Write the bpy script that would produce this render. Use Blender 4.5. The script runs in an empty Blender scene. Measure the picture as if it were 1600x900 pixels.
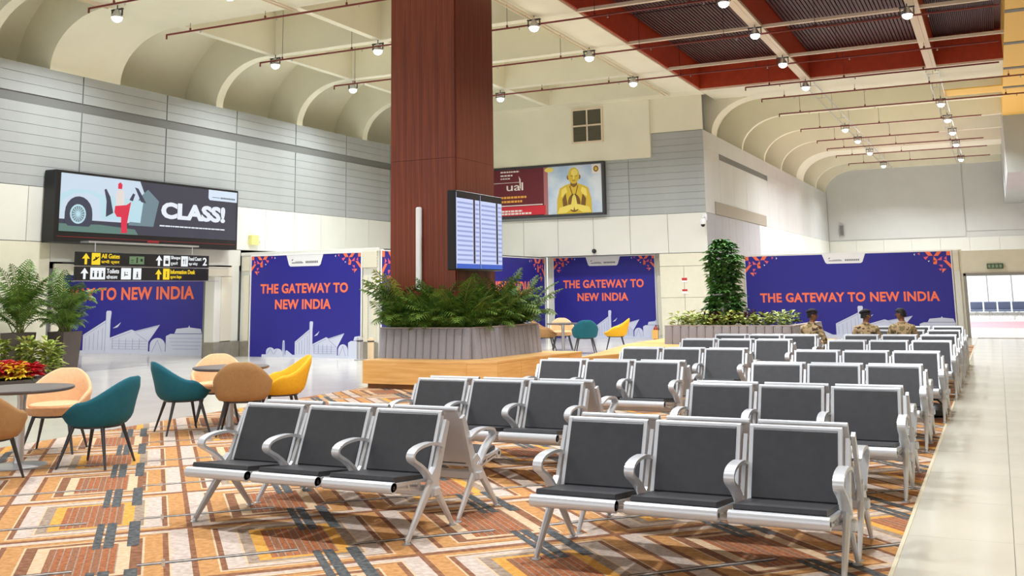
import bpy, math, random
from mathutils import Vector, Matrix
random.seed(7)
S = bpy.context.scene
COL = S.collection
PI = math.pi
def srgb(r, g, b):
    f = lambda c: (c/255/12.92) if c/255 <= .04045 else ((c/255+.055)/1.055)**2.4
    return (f(r), f(g), f(b), 1)

# ------------------------------------------------------------------ camera, world, exposure
F_PX, PP_Y, YAW, PITCH, ROLL = 1563.05, 209.34, .445635, .154632, -.015648
fw = Vector((-math.sin(YAW)*math.cos(PITCH), math.cos(YAW)*math.cos(PITCH), math.sin(PITCH)))
rt = Vector((math.cos(YAW), math.sin(YAW), 0)); up = rt.cross(fw)
cr = rt*math.cos(ROLL)+up*math.sin(ROLL); cu = -rt*math.sin(ROLL)+up*math.cos(ROLL)
cam_data = bpy.data.cameras.new('camera'); cam = bpy.data.objects.new('camera', cam_data); COL.objects.link(cam)
cam_data.sensor_width = 36; cam_data.sensor_fit = 'HORIZONTAL'; cam_data.lens = F_PX/1600*36
cam_data.shift_y = -(450-PP_Y)/1600; cam_data.clip_end = 300
m = Matrix((cr, cu, -fw)).transposed().to_4x4(); m.translation = (0, 0, 1.6); cam.matrix_world = m
S.camera = cam
W = bpy.data.worlds.new('world'); S.world = W; W.use_nodes = True
W.node_tree.nodes['Background'].inputs[0].default_value = (.93, .96, 1, 1)
W.node_tree.nodes['Background'].inputs[1].default_value = 1.25
S.view_settings.view_transform = 'Standard'; S.view_settings.look = 'None'
S.view_settings.exposure = 0.18; S.view_settings.gamma = 1; S.view_settings.use_curve_mapping = False
LAMP_W = 118

# ------------------------------------------------------------------ materials
MATS = {}
def mat(name, col, rough=.5, metal=0, noise=0, nscale=6, stretch=(1, 1, 1), bump=0, emit=0, spec=None, col2=None, coat=0):
    if name in MATS: return MATS[name]
    M = bpy.data.materials.new(name); M.use_nodes = True; MATS[name] = M
    nt = M.node_tree; b = nt.nodes['Principled BSDF']
    b.inputs['Base Color'].default_value = col; b.inputs['Roughness'].default_value = rough; b.inputs['Metallic'].default_value = metal
    if spec is not None: b.inputs['Specular IOR Level'].default_value = spec
    if coat: b.inputs['Coat Weight'].default_value = coat
    if noise or bump or col2:
        tc = nt.nodes.new('ShaderNodeTexCoord'); mp = nt.nodes.new('ShaderNodeMapping'); nz = nt.nodes.new('ShaderNodeTexNoise')
        mp.inputs['Scale'].default_value = stretch; nz.inputs['Scale'].default_value = nscale; nz.inputs['Detail'].default_value = 4
        nt.links.new(tc.outputs['Object'], mp.inputs[0]); nt.links.new(mp.outputs[0], nz.inputs['Vector'])
        if noise or col2:
            rp = nt.nodes.new('ShaderNodeValToRGB')
            c2 = col2 or tuple(min(1, c*(1+noise)) for c in col[:3])+(1,)
            c1 = col if col2 else tuple(c*(1-noise) for c in col[:3])+(1,)
            rp.color_ramp.elements[0].position = .35; rp.color_ramp.elements[1].position = .65
            rp.color_ramp.elements[0].color = c1; rp.color_ramp.elements[1].color = c2
            nt.links.new(nz.outputs['Fac'], rp.inputs[0]); nt.links.new(rp.outputs[0], b.inputs['Base Color'])
        if bump:
            bp = nt.nodes.new('ShaderNodeBump'); bp.inputs['Strength'].default_value = bump; bp.inputs['Distance'].default_value = .01
            nt.links.new(nz.outputs['Fac'], bp.inputs['Height']); nt.links.new(bp.outputs[0], b.inputs['Normal'])
    if emit:
        b.inputs['Base Color'].default_value = (.01,.01,.012,1)
        b.inputs['Emission Color'].default_value = col; b.inputs['Emission Strength'].default_value = emit
    return M
CREAM = mat('cream_paint', srgb(240, 236, 214), .7, noise=.03, nscale=.8)
GREYP = mat('grey_panel', srgb(172, 176, 176), .38, noise=.04, nscale=1.2)
GREYD = mat('grey_slot', srgb(112, 113, 110), .5)
WHITEP = mat('white_panel', srgb(228, 228, 220), .4, noise=.02, nscale=1)
HALLP = mat('hall_grey_lightened', srgb(206, 207, 205), .45, noise=.02, nscale=1)  # hall grey lightened to make up for dim grazing light
CREAMW = mat('cream_wall', srgb(232, 228, 208), .55, noise=.02)
JOINT = mat('joint_dark', srgb(120, 122, 120), .7)
LAV = mat('lavender_grey', srgb(176, 174, 180), .4, noise=.03)
BEIGEB = mat('beige_band', srgb(160, 152, 138), .5)
RED = mat('red_paint', srgb(184, 64, 28), .5, noise=.08)
SLAT = mat('slat_dark', srgb(66, 22, 18), .5, noise=.1)
FRAMEC = mat('frame_cream', srgb(232, 214, 190), .5)
PIPE = mat('pipe_red', srgb(118, 40, 30), .4)
STEEL = mat('steel', srgb(200, 202, 205), .3, .7)
SILVER = mat('silver_coat', srgb(206, 208, 212), .28, .3)
PAD = mat('black_vinyl', srgb(50, 50, 54), .42, noise=.1, nscale=14, bump=.05)
DARKM = mat('dark_metal', srgb(72, 72, 76), .4, .5)
BLACK = mat('black_plastic', srgb(18, 18, 20), .4)
FELT = mat('grey_felt', srgb(150, 148, 155), .95, noise=.03, nscale=40)
OAK = mat('oak', srgb(226, 170, 96), .45, col2=srgb(240, 190, 120), nscale=3, stretch=(.7, .7, 9), bump=.03)
COLWOOD = mat('mahogany', srgb(98, 38, 24), .45, col2=srgb(136, 64, 38), nscale=7, stretch=(10, 10, .1), bump=.0)
TEAL = mat('teal_fabric', srgb(8, 92, 108), .8, noise=.06, nscale=30)
TAN = mat('tan_fabric', srgb(168, 126, 80), .8, noise=.05, nscale=30)
PEACH = mat('peach_fabric', srgb(232, 184, 140), .8, noise=.05, nscale=30)
YELLOW = mat('yellow_fabric', srgb(240, 178, 30), .8, noise=.05, nscale=30)
TABLE = mat('table_laminate', srgb(98, 90, 88), .35, noise=.08, nscale=8)
BLUE = mat('banner_blue', srgb(36, 34, 142), .5)
CORAL = mat('print_coral', srgb(252, 120, 82), .6)
PINK = mat('print_pink', srgb(232, 96, 120), .6)
SKYL = mat('print_pale', srgb(212, 218, 240), .6)
SKYD = mat('print_line', srgb(150, 160, 205), .6)
PWHITE = mat('print_white', srgb(240, 240, 242), .6)
PGREY = mat('print_grey', srgb(110, 110, 115), .6)
LEAF = mat('palm_leaf', srgb(46, 84, 28), .45, col2=srgb(116, 150, 58), nscale=5)
LEAF2 = mat('dark_leaf', srgb(44, 96, 44), .45, col2=srgb(112, 160, 80), nscale=4)
LIME = mat('variegated_leaf', srgb(120, 150, 50), .5, col2=srgb(216, 220, 130), nscale=9)
WINE = mat('wine_leaf', srgb(66, 22, 34), .5, col2=srgb(104, 44, 50), nscale=6)
STEM = mat('stem', srgb(120, 128, 62), .6)
SOIL = mat('soil', srgb(52, 38, 28), .95, noise=.3, nscale=30)
POT = mat('pot_dark', srgb(84, 74, 72), .5, noise=.05)
PETALR = mat('petal_red', srgb(196, 16, 34), .55); PETALY = mat('petal_yellow', srgb(248, 218, 70), .55)
SKIN = mat('skin', srgb(140, 92, 66), .6); BOOT = mat('boot', srgb(20, 18, 16), .4)
def camo_mat(name, shift):
    M = bpy.data.materials.new(name); M.use_nodes = True; nt = M.node_tree; b = nt.nodes['Principled BSDF']; b.inputs['Roughness'].default_value = .85
    tc = nt.nodes.new('ShaderNodeTexCoord'); nz = nt.nodes.new('ShaderNodeTexNoise'); nz.inputs['Scale'].default_value = 8; nz.inputs['Detail'].default_value = 2
    mp = nt.nodes.new('ShaderNodeMapping'); mp.inputs['Location'].default_value = (shift, shift, 0)
    rp = nt.nodes.new('ShaderNodeValToRGB'); rp.color_ramp.interpolation = 'CONSTANT'
    e = rp.color_ramp.elements; e[0].color = srgb(78, 58, 42); e[1].position = .39; e[1].color = srgb(196, 168, 128)
    q = e.new(.55); q.color = srgb(138, 122, 80); q = e.new(.63); q.color = srgb(216, 190, 150)
    nt.links.new(tc.outputs['Object'], mp.inputs[0]); nt.links.new(mp.outputs[0], nz.inputs['Vector']); nt.links.new(nz.outputs['Fac'], rp.inputs[0]); nt.links.new(rp.outputs[0], b.inputs['Base Color'])
    return M
def jali_mat():
    M = bpy.data.materials.new('jali_lattice'); M.use_nodes = True; nt = M.node_tree; b = nt.nodes['Principled BSDF']; b.inputs['Roughness'].default_value = .6
    tc = nt.nodes.new('ShaderNodeTexCoord'); v = nt.nodes.new('ShaderNodeTexVoronoi'); v.inputs['Scale'].default_value = 14; v.inputs['Randomness'].default_value = 0
    rp = nt.nodes.new('ShaderNodeValToRGB'); rp.color_ramp.elements[0].position = .3; rp.color_ramp.elements[1].position = .36
    rp.color_ramp.elements[0].color = srgb(150, 140, 118); rp.color_ramp.elements[1].color = srgb(226, 220, 200)
    nt.links.new(tc.outputs['Object'], v.inputs['Vector']); nt.links.new(v.outputs['Distance'], rp.inputs[0]); nt.links.new(rp.outputs[0], b.inputs['Base Color'])
    return M
JALI = jali_mat()
def stone_mat():
    return mat('pale_stone', srgb(214, 210, 196), .16, noise=.04, nscale=1.3)
STONE = stone_mat()

# ------------------------------------------------------------------ mesh builder
class MB:
    def __init__(s): s.v = []; s.f = []; s.m = []; s.sm = []
    def add(s, vs, fs, mi=0, smooth=False):
        o = len(s.v); s.v += [tuple(p) for p in vs]
        for f in fs: s.f.append(tuple(i+o for i in f)); s.m.append(mi); s.sm.append(smooth)
        return s
    def box(s, x0, x1, y0, y1, z0, z1, mi=0):
        return s.add([(x0,y0,z0),(x1,y0,z0),(x1,y1,z0),(x0,y1,z0),(x0,y0,z1),(x1,y0,z1),(x1,y1,z1),(x0,y1,z1)],
              [(0,3,2,1),(4,5,6,7),(0,1,5,4),(1,2,6,5),(2,3,7,6),(3,0,4,7)], mi)
    def rbox(s, x0, x1, y0, y1, z0, z1, c=.01, mi=0):
        X=(x0,x1);Y=(y0,y1);Z=(z0,z1); vs=[]; id={}
        for i in (0,1):
            for j in (0,1):
                for k in (0,1):
                    sx,sy,sz=[(1,-1)[q] for q in (i,j,k)]
                    for a in range(3):
                        p=[X[i]+sx*c,Y[j]+sy*c,Z[k]+sz*c]; p[a]=(X[i],Y[j],Z[k])[a]; id[i,j,k,a]=len(vs); vs.append(p)
        fs=[]
        for a in range(3):
            b,d=[q for q in range(3) if q!=a]
            for e in (0,1):
                ring=[]
                for (p,q) in ((0,0),(1,0),(1,1),(0,1)):
                    k=[0,0,0];k[a]=e;k[b]=p;k[d]=q; ring.append(id[k[0],k[1],k[2],a])
                fs.append(ring)
            for p in (0,1):
                for q in (0,1):
                    k0=[0,0,0];k0[b]=p;k0[d]=q;k1=list(k0);k1[a]=1
                    fs.append([id[(*k0,b)],id[(*k1,b)],id[(*k1,d)],id[(*k0,d)]])
        for i in (0,1):
            for j in (0,1):
                for k in (0,1): fs.append([id[i,j,k,0],id[i,j,k,1],id[i,j,k,2]])
        return s.add(vs,fs,mi)
    def prism(s, poly, a0, a1, axis='z', mi=0, smooth=False):
        n=len(poly)
        def P(p,a):
            return {'x':(a,p[0],p[1]),'y':(p[0],a,p[1]),'z':(p[0],p[1],a)}[axis]
        vs=[P(p,a0) for p in poly]+[P(p,a1) for p in poly]
        s.add(vs,[tuple(range(n))[::-1],tuple(range(n,2*n))],mi)
        o=len(s.v)-2*n
        for i in range(n):
            s.f.append((o+i,o+(i+1)%n,o+n+(i+1)%n,o+n+i)); s.m.append(mi); s.sm.append(smooth)
        return s
    def tube(s, path, r, n=8, mi=0, flat=(1,1), cap=True):
        path=[Vector(p) for p in path]; rs=r if isinstance(r,(list,tuple)) else [r]*len(path); vs=[];fs=[]
        ref=None
        for i,p in enumerate(path):
            t=(path[min(i+1,len(path)-1)]-path[max(i-1,0)]).normalized()
            if ref is None: ref=Vector((1,0,0)) if abs(t.x)<.9 else Vector((0,1,0))
            a=(ref-t*ref.dot(t)).normalized(); b=t.cross(a); ref=a
            for k in range(n):
                w=2*PI*k/n; vs.append(p+a*math.cos(w)*rs[i]*flat[0]+b*math.sin(w)*rs[i]*flat[1])
        for i in range(len(path)-1):
            for k in range(n): fs.append((i*n+k,i*n+(k+1)%n,(i+1)*n+(k+1)%n,(i+1)*n+k))
        s.add(vs,fs,mi,True)
        if cap:
            o=len(s.v)-len(vs); s.f.append(tuple(o+k for k in range(n))[::-1]); s.f.append(tuple(len(s.v)-n+k for k in range(n))); s.m+= [mi,mi]; s.sm+=[False,False]
        return s
    def lathe(s, prof, n=24, c=(0,0,0), mi=0):
        vs=[(c[0]+r*math.cos(2*PI*k/n),c[1]+r*math.sin(2*PI*k/n),c[2]+z) for r,z in prof for k in range(n)]
        fs=[(i*n+k,i*n+(k+1)%n,(i+1)*n+(k+1)%n,(i+1)*n+k) for i in range(len(prof)-1) for k in range(n)]
        s.add(vs,fs,mi,True)
        o=len(s.v)-len(vs)
        if prof[0][0]>1e-6: s.f.append(tuple(o+k for k in range(n))[::-1]); s.m.append(mi); s.sm.append(False)
        if prof[-1][0]>1e-6: s.f.append(tuple(len(s.v)-n+k for k in range(n))); s.m.append(mi); s.sm.append(False)
        return s
    def mesh(s, name, mats, ang=40):
        me=bpy.data.meshes.new(name); me.from_pydata(s.v,[],s.f)
        for mm in (mats if isinstance(mats,(list,tuple)) else [mats]): me.materials.append(mm)
        me.polygons.foreach_set('material_index',s.m); me.polygons.foreach_set('use_smooth',s.sm)
        import bmesh as _b
        bm=_b.new(); bm.from_mesh(me); _b.ops.recalc_face_normals(bm,faces=bm.faces); bm.to_mesh(me); bm.free()
        if any(s.sm): me.set_sharp_from_angle(angle=math.radians(ang))
        me.update(); return me
    def obj(s, name, mats, parent=None, label=None, loc=None):
        return link(name, s.mesh(name, mats), parent, label, loc)
def link(name, me, parent=None, label=None, loc=None, rz=0):
    o=bpy.data.objects.new(name,me); COL.objects.link(o)
    if parent: o.parent=parent
    if label: o['label']=label
    if loc: o.location=loc
    if rz: o.rotation_euler=(0,0,rz)
    return o
def tag(o,label,cat,group=None):
    o['label']=label; o['category']=cat
    if group: o['group']=group
    return o
def thing(name,label,cat,loc=(0,0,0),rz=0,group=None):
    o=bpy.data.objects.new(name,None); COL.objects.link(o); o.empty_display_size=.1
    o.location=loc; o.rotation_euler=(0,0,rz); return tag(o,label,cat,group)
def struct(o): o['kind']='structure'; return o
def stuff(o): o['kind']='stuff'; return o
def dup(root,loc,rz,label,group=None):
    r=root.copy(); COL.objects.link(r); r.location=loc; r.rotation_euler=(0,0,rz); r['label']=label
    if group: r['group']=group
    for ch in list(root.children):
        c=ch.copy(); COL.objects.link(c); c.parent=r
        for g in list(ch.children):
            d=g.copy(); COL.objects.link(d); d.parent=c
    return r
_tc={}
def text_mesh(body,w,h,depth=.006,offset=.0,M=None,align='L',spacing=1.0):
    cu_=bpy.data.curves.new('t','FONT'); cu_.body=body; cu_.offset=offset; cu_.extrude=.01; cu_.resolution_u=3; cu_.space_character=spacing
    o=bpy.data.objects.new('t',cu_); COL.objects.link(o)
    bpy.context.view_layer.update()
    me=bpy.data.meshes.new_from_object(o.evaluated_get(bpy.context.evaluated_depsgraph_get()))
    bpy.data.objects.remove(o); bpy.data.curves.remove(cu_)
    xs=[v.co.x for v in me.vertices]; ys=[v.co.y for v in me.vertices]
    x0,x1,y0,y1=min(xs),max(xs),min(ys),max(ys)
    for v in me.vertices:
        x,y,z=v.co; v.co=((x-x0)/(x1-x0)*w,-z/.01*depth/2,(y-y0)/(y1-y0)*h)
    me.materials.clear(); me.materials.append(M); me.update(); return me
def put_text(name,body,x,z,w,h,M,parent,y=-.01,offset=.0,label=None,spacing=1.0):
    o=link(name,text_mesh(body,w,h,.006,offset,M,spacing=spacing),parent,label,(x,y,z)); return o

# ------------------------------------------------------------------ setting: floor
floor=struct(MB().box(-30,9,-6,70,-.3,-.012).obj('floor',mat('joint_grout',srgb(140,136,126),.9)))
CX0,CX1=-9.85,-.66
# aisle tiles beside the carpet: each a slab of its own
tm=MB().box(-.3085,.3085,-.5985,.5985,-.012,0).mesh('floor_tile',STONE)
for i in range(3):
    for j in range(25):
        link('floor_tile',tm,floor,None,(CX1+.31+.62*i,3.0+1.2*j,0))
def tile_field(rects,sx,sy):
    b=MB()
    for (x0,x1,y0,y1) in rects:
        nx=max(1,round((x1-x0)/sx)); ny=max(1,round((y1-y0)/sy)); dx=(x1-x0)/nx; dy=(y1-y0)/ny
        for i in range(nx):
            for j in range(ny):
                g=.001; b.box(x0+i*dx+g,x0+(i+1)*dx-g,y0+j*dy+g,y0+(j+1)*dy-g,-.012,0)
    return b
rest=tile_field([(-29,CX0,-5,69),(CX0,-6.5,17.4,69),(-6.5,CX1,29,69),(CX1+1.86,8.5,-5,69),(CX1,CX1+1.86,33,69),(CX1,CX1+1.86,-5,2.4)],1.2,1.2)
stuff(rest.obj('floor_tile_field',STONE,floor))
MB().box(CX1-.02,CX1+.004,-4,29,-.012,.004).obj('edge_strip',mat('edge_strip',srgb(226,216,186),.35),floor)
# ------------------------------------------------------------------ carpet: woven pattern at 45 degrees
def carpet_mat(name,c1,c2,scale=26):
    return mat(name,c1,.95,col2=c2,nscale=scale,stretch=(1,1,1),bump=.15)
CM=[carpet_mat('carpet_ochre',srgb(178,124,68),srgb(202,150,94)),
    carpet_mat('carpet_pinkgrey',srgb(184,164,150),srgb(208,192,180)),
    carpet_mat('carpet_brown',srgb(118,70,42),srgb(146,100,70)),
    carpet_mat('carpet_rust',srgb(136,78,46),srgb(176,106,62),34),
    carpet_mat('carpet_charcoal',srgb(56,58,60),srgb(96,98,98)),
    carpet_mat('carpet_greybrown',srgb(140,116,98),srgb(168,150,132)),
    carpet_mat('carpet_cream',srgb(202,168,130),srgb(216,190,158)),
    carpet_mat('carpet_gold',srgb(204,140,48),srgb(218,166,80)),
    carpet_mat('carpet_flecked',srgb(112,84,64),srgb(170,104,64),60)]
def build_carpet():
    import bmesh
    vs=[];fs=[];ms=[]
    r2=2**-.5
    def P(a,b,z=0): # a along v (1,1), b along u (-1,1)
        return ((a-b)*r2,(a+b)*r2,z)
    def rect(a0,a1,b0,b1,mi,z=0):
        o=len(vs); vs.extend([P(a0,b0,z),P(a1,b0,z),P(a1,b1,z),P(a0,b1,z)]); fs.append((o,o+1,o+2,o+3)); ms.append(mi)
    def ring(a0,a1,b0,b1,ta,tb,mi):
        rect(a0,a1,b0,b0+tb,mi); rect(a0,a1,b1-tb,b1,mi); rect(a0,a0+ta,b0+tb,b1-tb,mi); rect(a1-ta,a1,b0+tb,b1-tb,mi)
    PV,PU=1.31,1.345
    for i in range(-12,24):
        for j in range(-4,28):
            a0=.277+PV*i; b0=7.64+PU*(j-8); a1=a0+PV; b1=b0+PU
            c=P((a0+a1)/2,(b0+b1)/2)
            if c[0]<CX0-1.2 or c[0]>CX1+1.2 or c[1]<-3 or c[1]>30.5: continue
            k=(i+j)%2
            seq=[(.018,.03,2),(.115,.05,1-k),(.012,.03,6),(.035,.014,2),(.11,.055,k),(.014,.02,6),(.07,.05,5 if k else 2),(.075,.045,7 if k else 6)]
            x0,x1,y0,y1=a0,a1,b0,b1
            for (ta,tb,mi) in seq:
                ring(x0,x1,y0,y1,ta,tb,mi); x0+=ta;x1-=ta;y0+=tb;y1-=tb
            n=9; h=(x1-x0)/n
            for q in range(n):
                mi=(3,3,8,3,3,8,3,3,8)[(q+i*2+j)%9]
                rect(x0+q*h,x0+(q+1)*h-.007,y0,y1,mi); rect(x0+(q+1)*h-.007,x0+(q+1)*h,y0,y1,5)
            z=.0012  # charcoal bars across the row line and the twin line beside them
            for (d,w) in ((.70,.05),(.765,.065),(.91,.075)):
                rect(a0+d,a0+d+w,b0-.40,b0+.36,4,z)
            rect(a0+.98,a0+PV+.62,b0+.40,b0+.425,4,z); rect(a0+.98,a0+PV+.62,b0+.45,b0+.465,4,z); rect(a0+.98,a0+PV+.62,b0+.427,b0+.448,1,z)
            rect(a0+1.12,a0+1.14,b0+.34,b0+.52,5,z*1.4)
    def clipped(x0,x1,y0,y1):
        me=bpy.data.meshes.new('carpet'); me.from_pydata(vs,[],fs); me.polygons.foreach_set('material_index',ms)
        bm=bmesh.new(); bm.from_mesh(me)
        for co,no in (((x0,0,0),(-1,0,0)),((x1,0,0),(1,0,0)),((0,y0,0),(0,-1,0)),((0,y1,0),(0,1,0))):
            bmesh.ops.bisect_plane(bm,geom=bm.verts[:]+bm.edges[:]+bm.faces[:],plane_co=co,plane_no=no,clear_outer=True)
        bm.to_mesh(me); bm.free(); return me
    bm=bmesh.new()
    for r in ((CX0,CX1-.02,-1,17.4),(-6.5,CX1-.02,17.4,29)):
        me=clipped(*r); bm.from_mesh(me); bpy.data.meshes.remove(me)
    # thickness: a backing slab under the woven face
    me=bpy.data.meshes.new('carpet'); bm.to_mesh(me); bm.free()
    for mm in CM: me.materials.append(mm)
    o=link('carpet',me,floor,None,(0,0,.002)); o['label']='woven carpet with nested ochre, rust and pink-grey rectangles and charcoal bars'
    b=MB().box(CX0,CX1-.02,-1,17.4,-.012,.001).box(-6.5,CX1-.02,17.4,29,-.012,.001)
    b.obj('carpet_backing',CM[2],floor)
build_carpet()

# ------------------------------------------------------------------ setting: walls
WX,BY,HX,FY=-18.0,30.6,-7.98,56.0
wl=struct(MB().box(WX-.4,WX-.03,-5,15.3,0,2.75).box(WX-.4,WX-.03,-5,BY,2.2,6.45).box(WX-.4,WX-.03,20.0,BY,0,2.75).box(WX-1.3,WX-.03,-2,BY,6.3,6.44).obj('wall_left',JOINT))
# grey cladding planks, white panels
zs=[3.90+.2155*i for i in range(8)]
pk=MB().rbox(-.025,.0,0.006,2.494,.003,.2125,.003).mesh('plank',GREYP)
pk2=MB().rbox(-.025,.0,0.006,2.494,.003,.2055,.003).mesh('plank',GREYP)
y0s=[13.08-2.52*3+2.52*i for i in range(10)]
for y in y0s:
    if y+2.5>BY+1.2: continue
    for z in zs: link('plank',pk,wl,None,(WX,y,z))
    for q in range(3): link('plank',pk2,wl,None,(WX,y,5.83+.2085*q))
sl=MB()
for y in y0s:
    if y+2.5<=BY+1.2:
        sl.box(WX-.1,WX-.05,y,y+2.5,5.62,5.83)
sl.obj('slot_band',GREYD,wl)
wp=MB().rbox(-.025,0,.006,1.254,.004,1.136,.003).mesh('panel',WHITEP)
wp2=MB().rbox(-.025,0,.006,2.514,.004,2.742,.003).mesh('panel',CREAMW)
wp3=MB().rbox(-.025,0,.006,1.254,.004,.46,.003).mesh('panel',WHITEP)
for i in range(19):
    y=13.08-2.52*3+1.26*i
    if y+1.26<BY+.4: link('panel',wp,wl,None,(WX,y,2.755))
for y in (5.52,8.04,10.56): link('panel',wp2,wl,None,(WX,y,0))
MB().rbox(WX-.025,WX,13.09,14.95,.004,2.745,.003).obj('panel',CREAMW,wl)
# portal framed in lattice around the opening below the sign
MB().rbox(WX-.025,WX+.01,14.96,20.9,2.34,2.745,.004).obj('panel',WHITEP,wl)
MB().rbox(WX-.02,WX+.03,15.05,20.58,2.06,2.30,.006).obj('lattice_panel',JALI,wl)
MB().rbox(WX-.02,WX+.03,20.19,20.58,.42,2.05,.006).obj('lattice_panel',JALI,wl)
MB().rbox(WX-.02,WX+.03,15.05,15.30,.42,2.05,.006).obj('lattice_panel',JALI,wl)
MB().rbox(WX-.3,WX+.012,19.95,20.19,.4,2.06,.006).rbox(WX-.025,WX+.012,20.58,20.86,.4,2.34,.006).obj('jamb',WHITEP,wl)
MB().rbox(WX-.3,WX+.06,19.93,20.87,0,.4,.006).obj('stone_base',mat('stone_base',srgb(142,136,124),.4,noise=.1),wl)
# niche behind the opening
niche=struct(MB().box(-28.2,-28,14.5,21.2,0,2.75).box(-28,WX-.4,14.8,15.0,0,2.75).box(-28,WX-.45,21.1,21.3,0,2.75).box(-28,WX-.45,15,21.2,2.75,2.85).obj('wall_niche',CREAMW))
# back wall
wb=struct(MB().box(WX-.4,HX-.03,BY+.03,BY+.4,2.66,9).box(-9.55,HX-.03,BY+.03,BY+.4,0,2.66).obj('wall_back',JOINT))
z=3.90; bx=[-18+2.51*i for i in range(5)]
pb={}
for i in range(4):
    x0=bx[i]; x1=bx[i+1] if i<3 else HX
    key=round(x1-x0,2)
    if key not in pb: pb[key]=MB().rbox(.006,key-.006,0,.025,.003,.2125,.003).mesh('plank',GREYP)
    for q in range(12):
        if x0<-9.7-.01 and 3.9+q*.2155>5.7 and i<3: continue
        link('plank',pb[key],wb,None,(x0,BY,3.9+q*.2155))
wpb=MB().rbox(.006,1.246,0,.025,.004,1.226,.003).mesh('panel',WHITEP)
for i in range(8):
    link('panel',wpb,wb,None,(HX-1.2525*(i+1),BY,2.665))
MB().box(-16.6,-9.67,BY-.12,BY+.05,5.72,8.7).box(-9.67,HX,BY-.02,BY+.05,6.5,8.7).obj('bulkhead',CREAM,wb)
for (x0,x1) in ((-9.54,-8.78),(-8.77,HX)):
    MB().rbox(x0,x1,BY,BY+.03,0,1.28,.004).obj('panel',CREAMW,wb); MB().rbox(x0,x1,BY,BY+.03,1.29,2.25,.004).obj('panel',CREAMW,wb)
MB().rbox(-9.54,HX,BY-.01,BY+.03,2.26,2.65,.004).obj('panel',CREAMW,wb)
vent=thing('louvre_window','square four-pane louvred vent high in the cream back wall','vent',(-12.35,BY-.12,6.34))
MB().rbox(0,1.1,-.05,0,0,.06,.004).rbox(0,1.1,-.05,0,1.1,1.17,.004).rbox(0,.06,-.05,0,.06,1.1,.004).rbox(1.04,1.1,-.05,0,.06,1.1,.004).rbox(.525,.575,-.05,0,.06,1.1,.004).rbox(.06,1.04,-.05,0,.56,.61,.004).obj('frame',FRAMEC,vent)
LOUV=mat('louvre_dark',srgb(92,88,70),.6)
for px in (.06,.575):
    for pz in (.06,.61):
        b=MB().box(px,px+.465,-.02,-.002,pz,pz+.49)
        for q in range(7): b.box(px,px+.465,-.035,-.02,pz+.02+q*.068,pz+.05+q*.068)
        b.obj('louvre_pane',LOUV,vent)
# hall wall on the right of the corner
wh=struct(MB().box(HX-.4,HX-.03,BY+.03,FY,0,6.5).obj('wall_hall',JOINT))
i=0; y=BY
while y<FY-.1:
    y1=min(y+1.95,FY)
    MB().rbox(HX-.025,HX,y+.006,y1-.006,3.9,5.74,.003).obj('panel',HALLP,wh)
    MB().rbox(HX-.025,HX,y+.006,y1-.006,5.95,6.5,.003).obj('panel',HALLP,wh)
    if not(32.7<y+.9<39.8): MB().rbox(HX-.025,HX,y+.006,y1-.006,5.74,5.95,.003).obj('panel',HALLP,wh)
    for h in (0,1):
        a=y+h*.975; b_=min(a+.975,y1)
        if b_>a: MB().rbox(HX-.025,HX,a+.005,b_-.005,2.4,3.895,.003).obj('panel',LAV if a<38.2 else WHITEP,wh)
    y=y1
MB().rbox(HX-.01,HX+.03,31.7,39.6,3.9,4.3,.004).obj('beige_band',BEIGEB,wh)
MB().box(HX-.05,HX-.02,32.7,39.8,5.74,5.95).obj('slot_band',GREYD,wh)
# far wall
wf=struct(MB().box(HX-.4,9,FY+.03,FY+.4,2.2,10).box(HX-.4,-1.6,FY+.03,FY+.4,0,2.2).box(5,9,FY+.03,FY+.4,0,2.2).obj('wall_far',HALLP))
for i in range(7): MB().rbox(HX+1.37*i+.006,HX+1.37*(i+1)-.006,FY,FY+.03,2.25,3.88,.004).obj('panel',WHITEP,wf)
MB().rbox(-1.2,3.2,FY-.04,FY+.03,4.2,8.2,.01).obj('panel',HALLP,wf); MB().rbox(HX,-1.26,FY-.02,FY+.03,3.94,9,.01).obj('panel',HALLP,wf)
# wall with the large banner and the doorway
DY=33.0
wd=struct(MB().box(HX,-.92,DY+.03,DY+.25,0,2.6).box(-.92,2.2,DY+.03,DY+.25,1.88,2.55).box(2.2,5,DY+.03,DY+.25,0,2.55).obj('wall_door',CREAMW))
MB().rbox(-1.16,-1.0,DY-.02,DY+.05,0,2.58,.006).obj('post',WHITEP,wd)
MB().rbox(-1.17,-1.01,DY-.03,DY+.0,1.95,2.5,.004).obj('lattice_panel',JALI,wd)
dr=struct(MB().rbox(-.92,-.84,DY-.03,DY+.28,0,1.88,.006).rbox(-.92,2.3,DY-.03,DY+.28,1.80,1.885,.006).rbox(2.2,2.28,DY-.03,DY+.28,0,1.8,.006).obj('door_1',mat('door_frame',srgb(150,148,140),.4,.3)))
# bright glazing at the end of the room beyond the doorway
win=struct(MB().rbox(-1.6,5,FY+.02,FY+.1,0,.12,.01).rbox(-1.6,5,FY+.02,FY+.1,2.1,2.2,.01).obj('window_1',STEEL))
for i in range(7):
    MB().rbox(-1.6+1.1*i-.03,-1.6+1.1*i+.03,FY+.03,FY+.09,.12,2.1,.006).obj('mullion',STEEL,win)
GL=bpy.data.materials.new('clear_glass'); GL.use_nodes=True
g=GL.node_tree.nodes['Principled BSDF']; g.inputs['Transmission Weight'].default_value=1; g.inputs['Roughness'].default_value=0; g.inputs['IOR'].default_value=1.02; g.inputs['Base Color'].default_value=(1,1,1,1)
for i in range(6): MB().box(-1.57+1.1*i,-1.6+1.1*(i+1)-.03,FY+.055,FY+.065,.12,2.1).obj('pane',GL,win)
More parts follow.
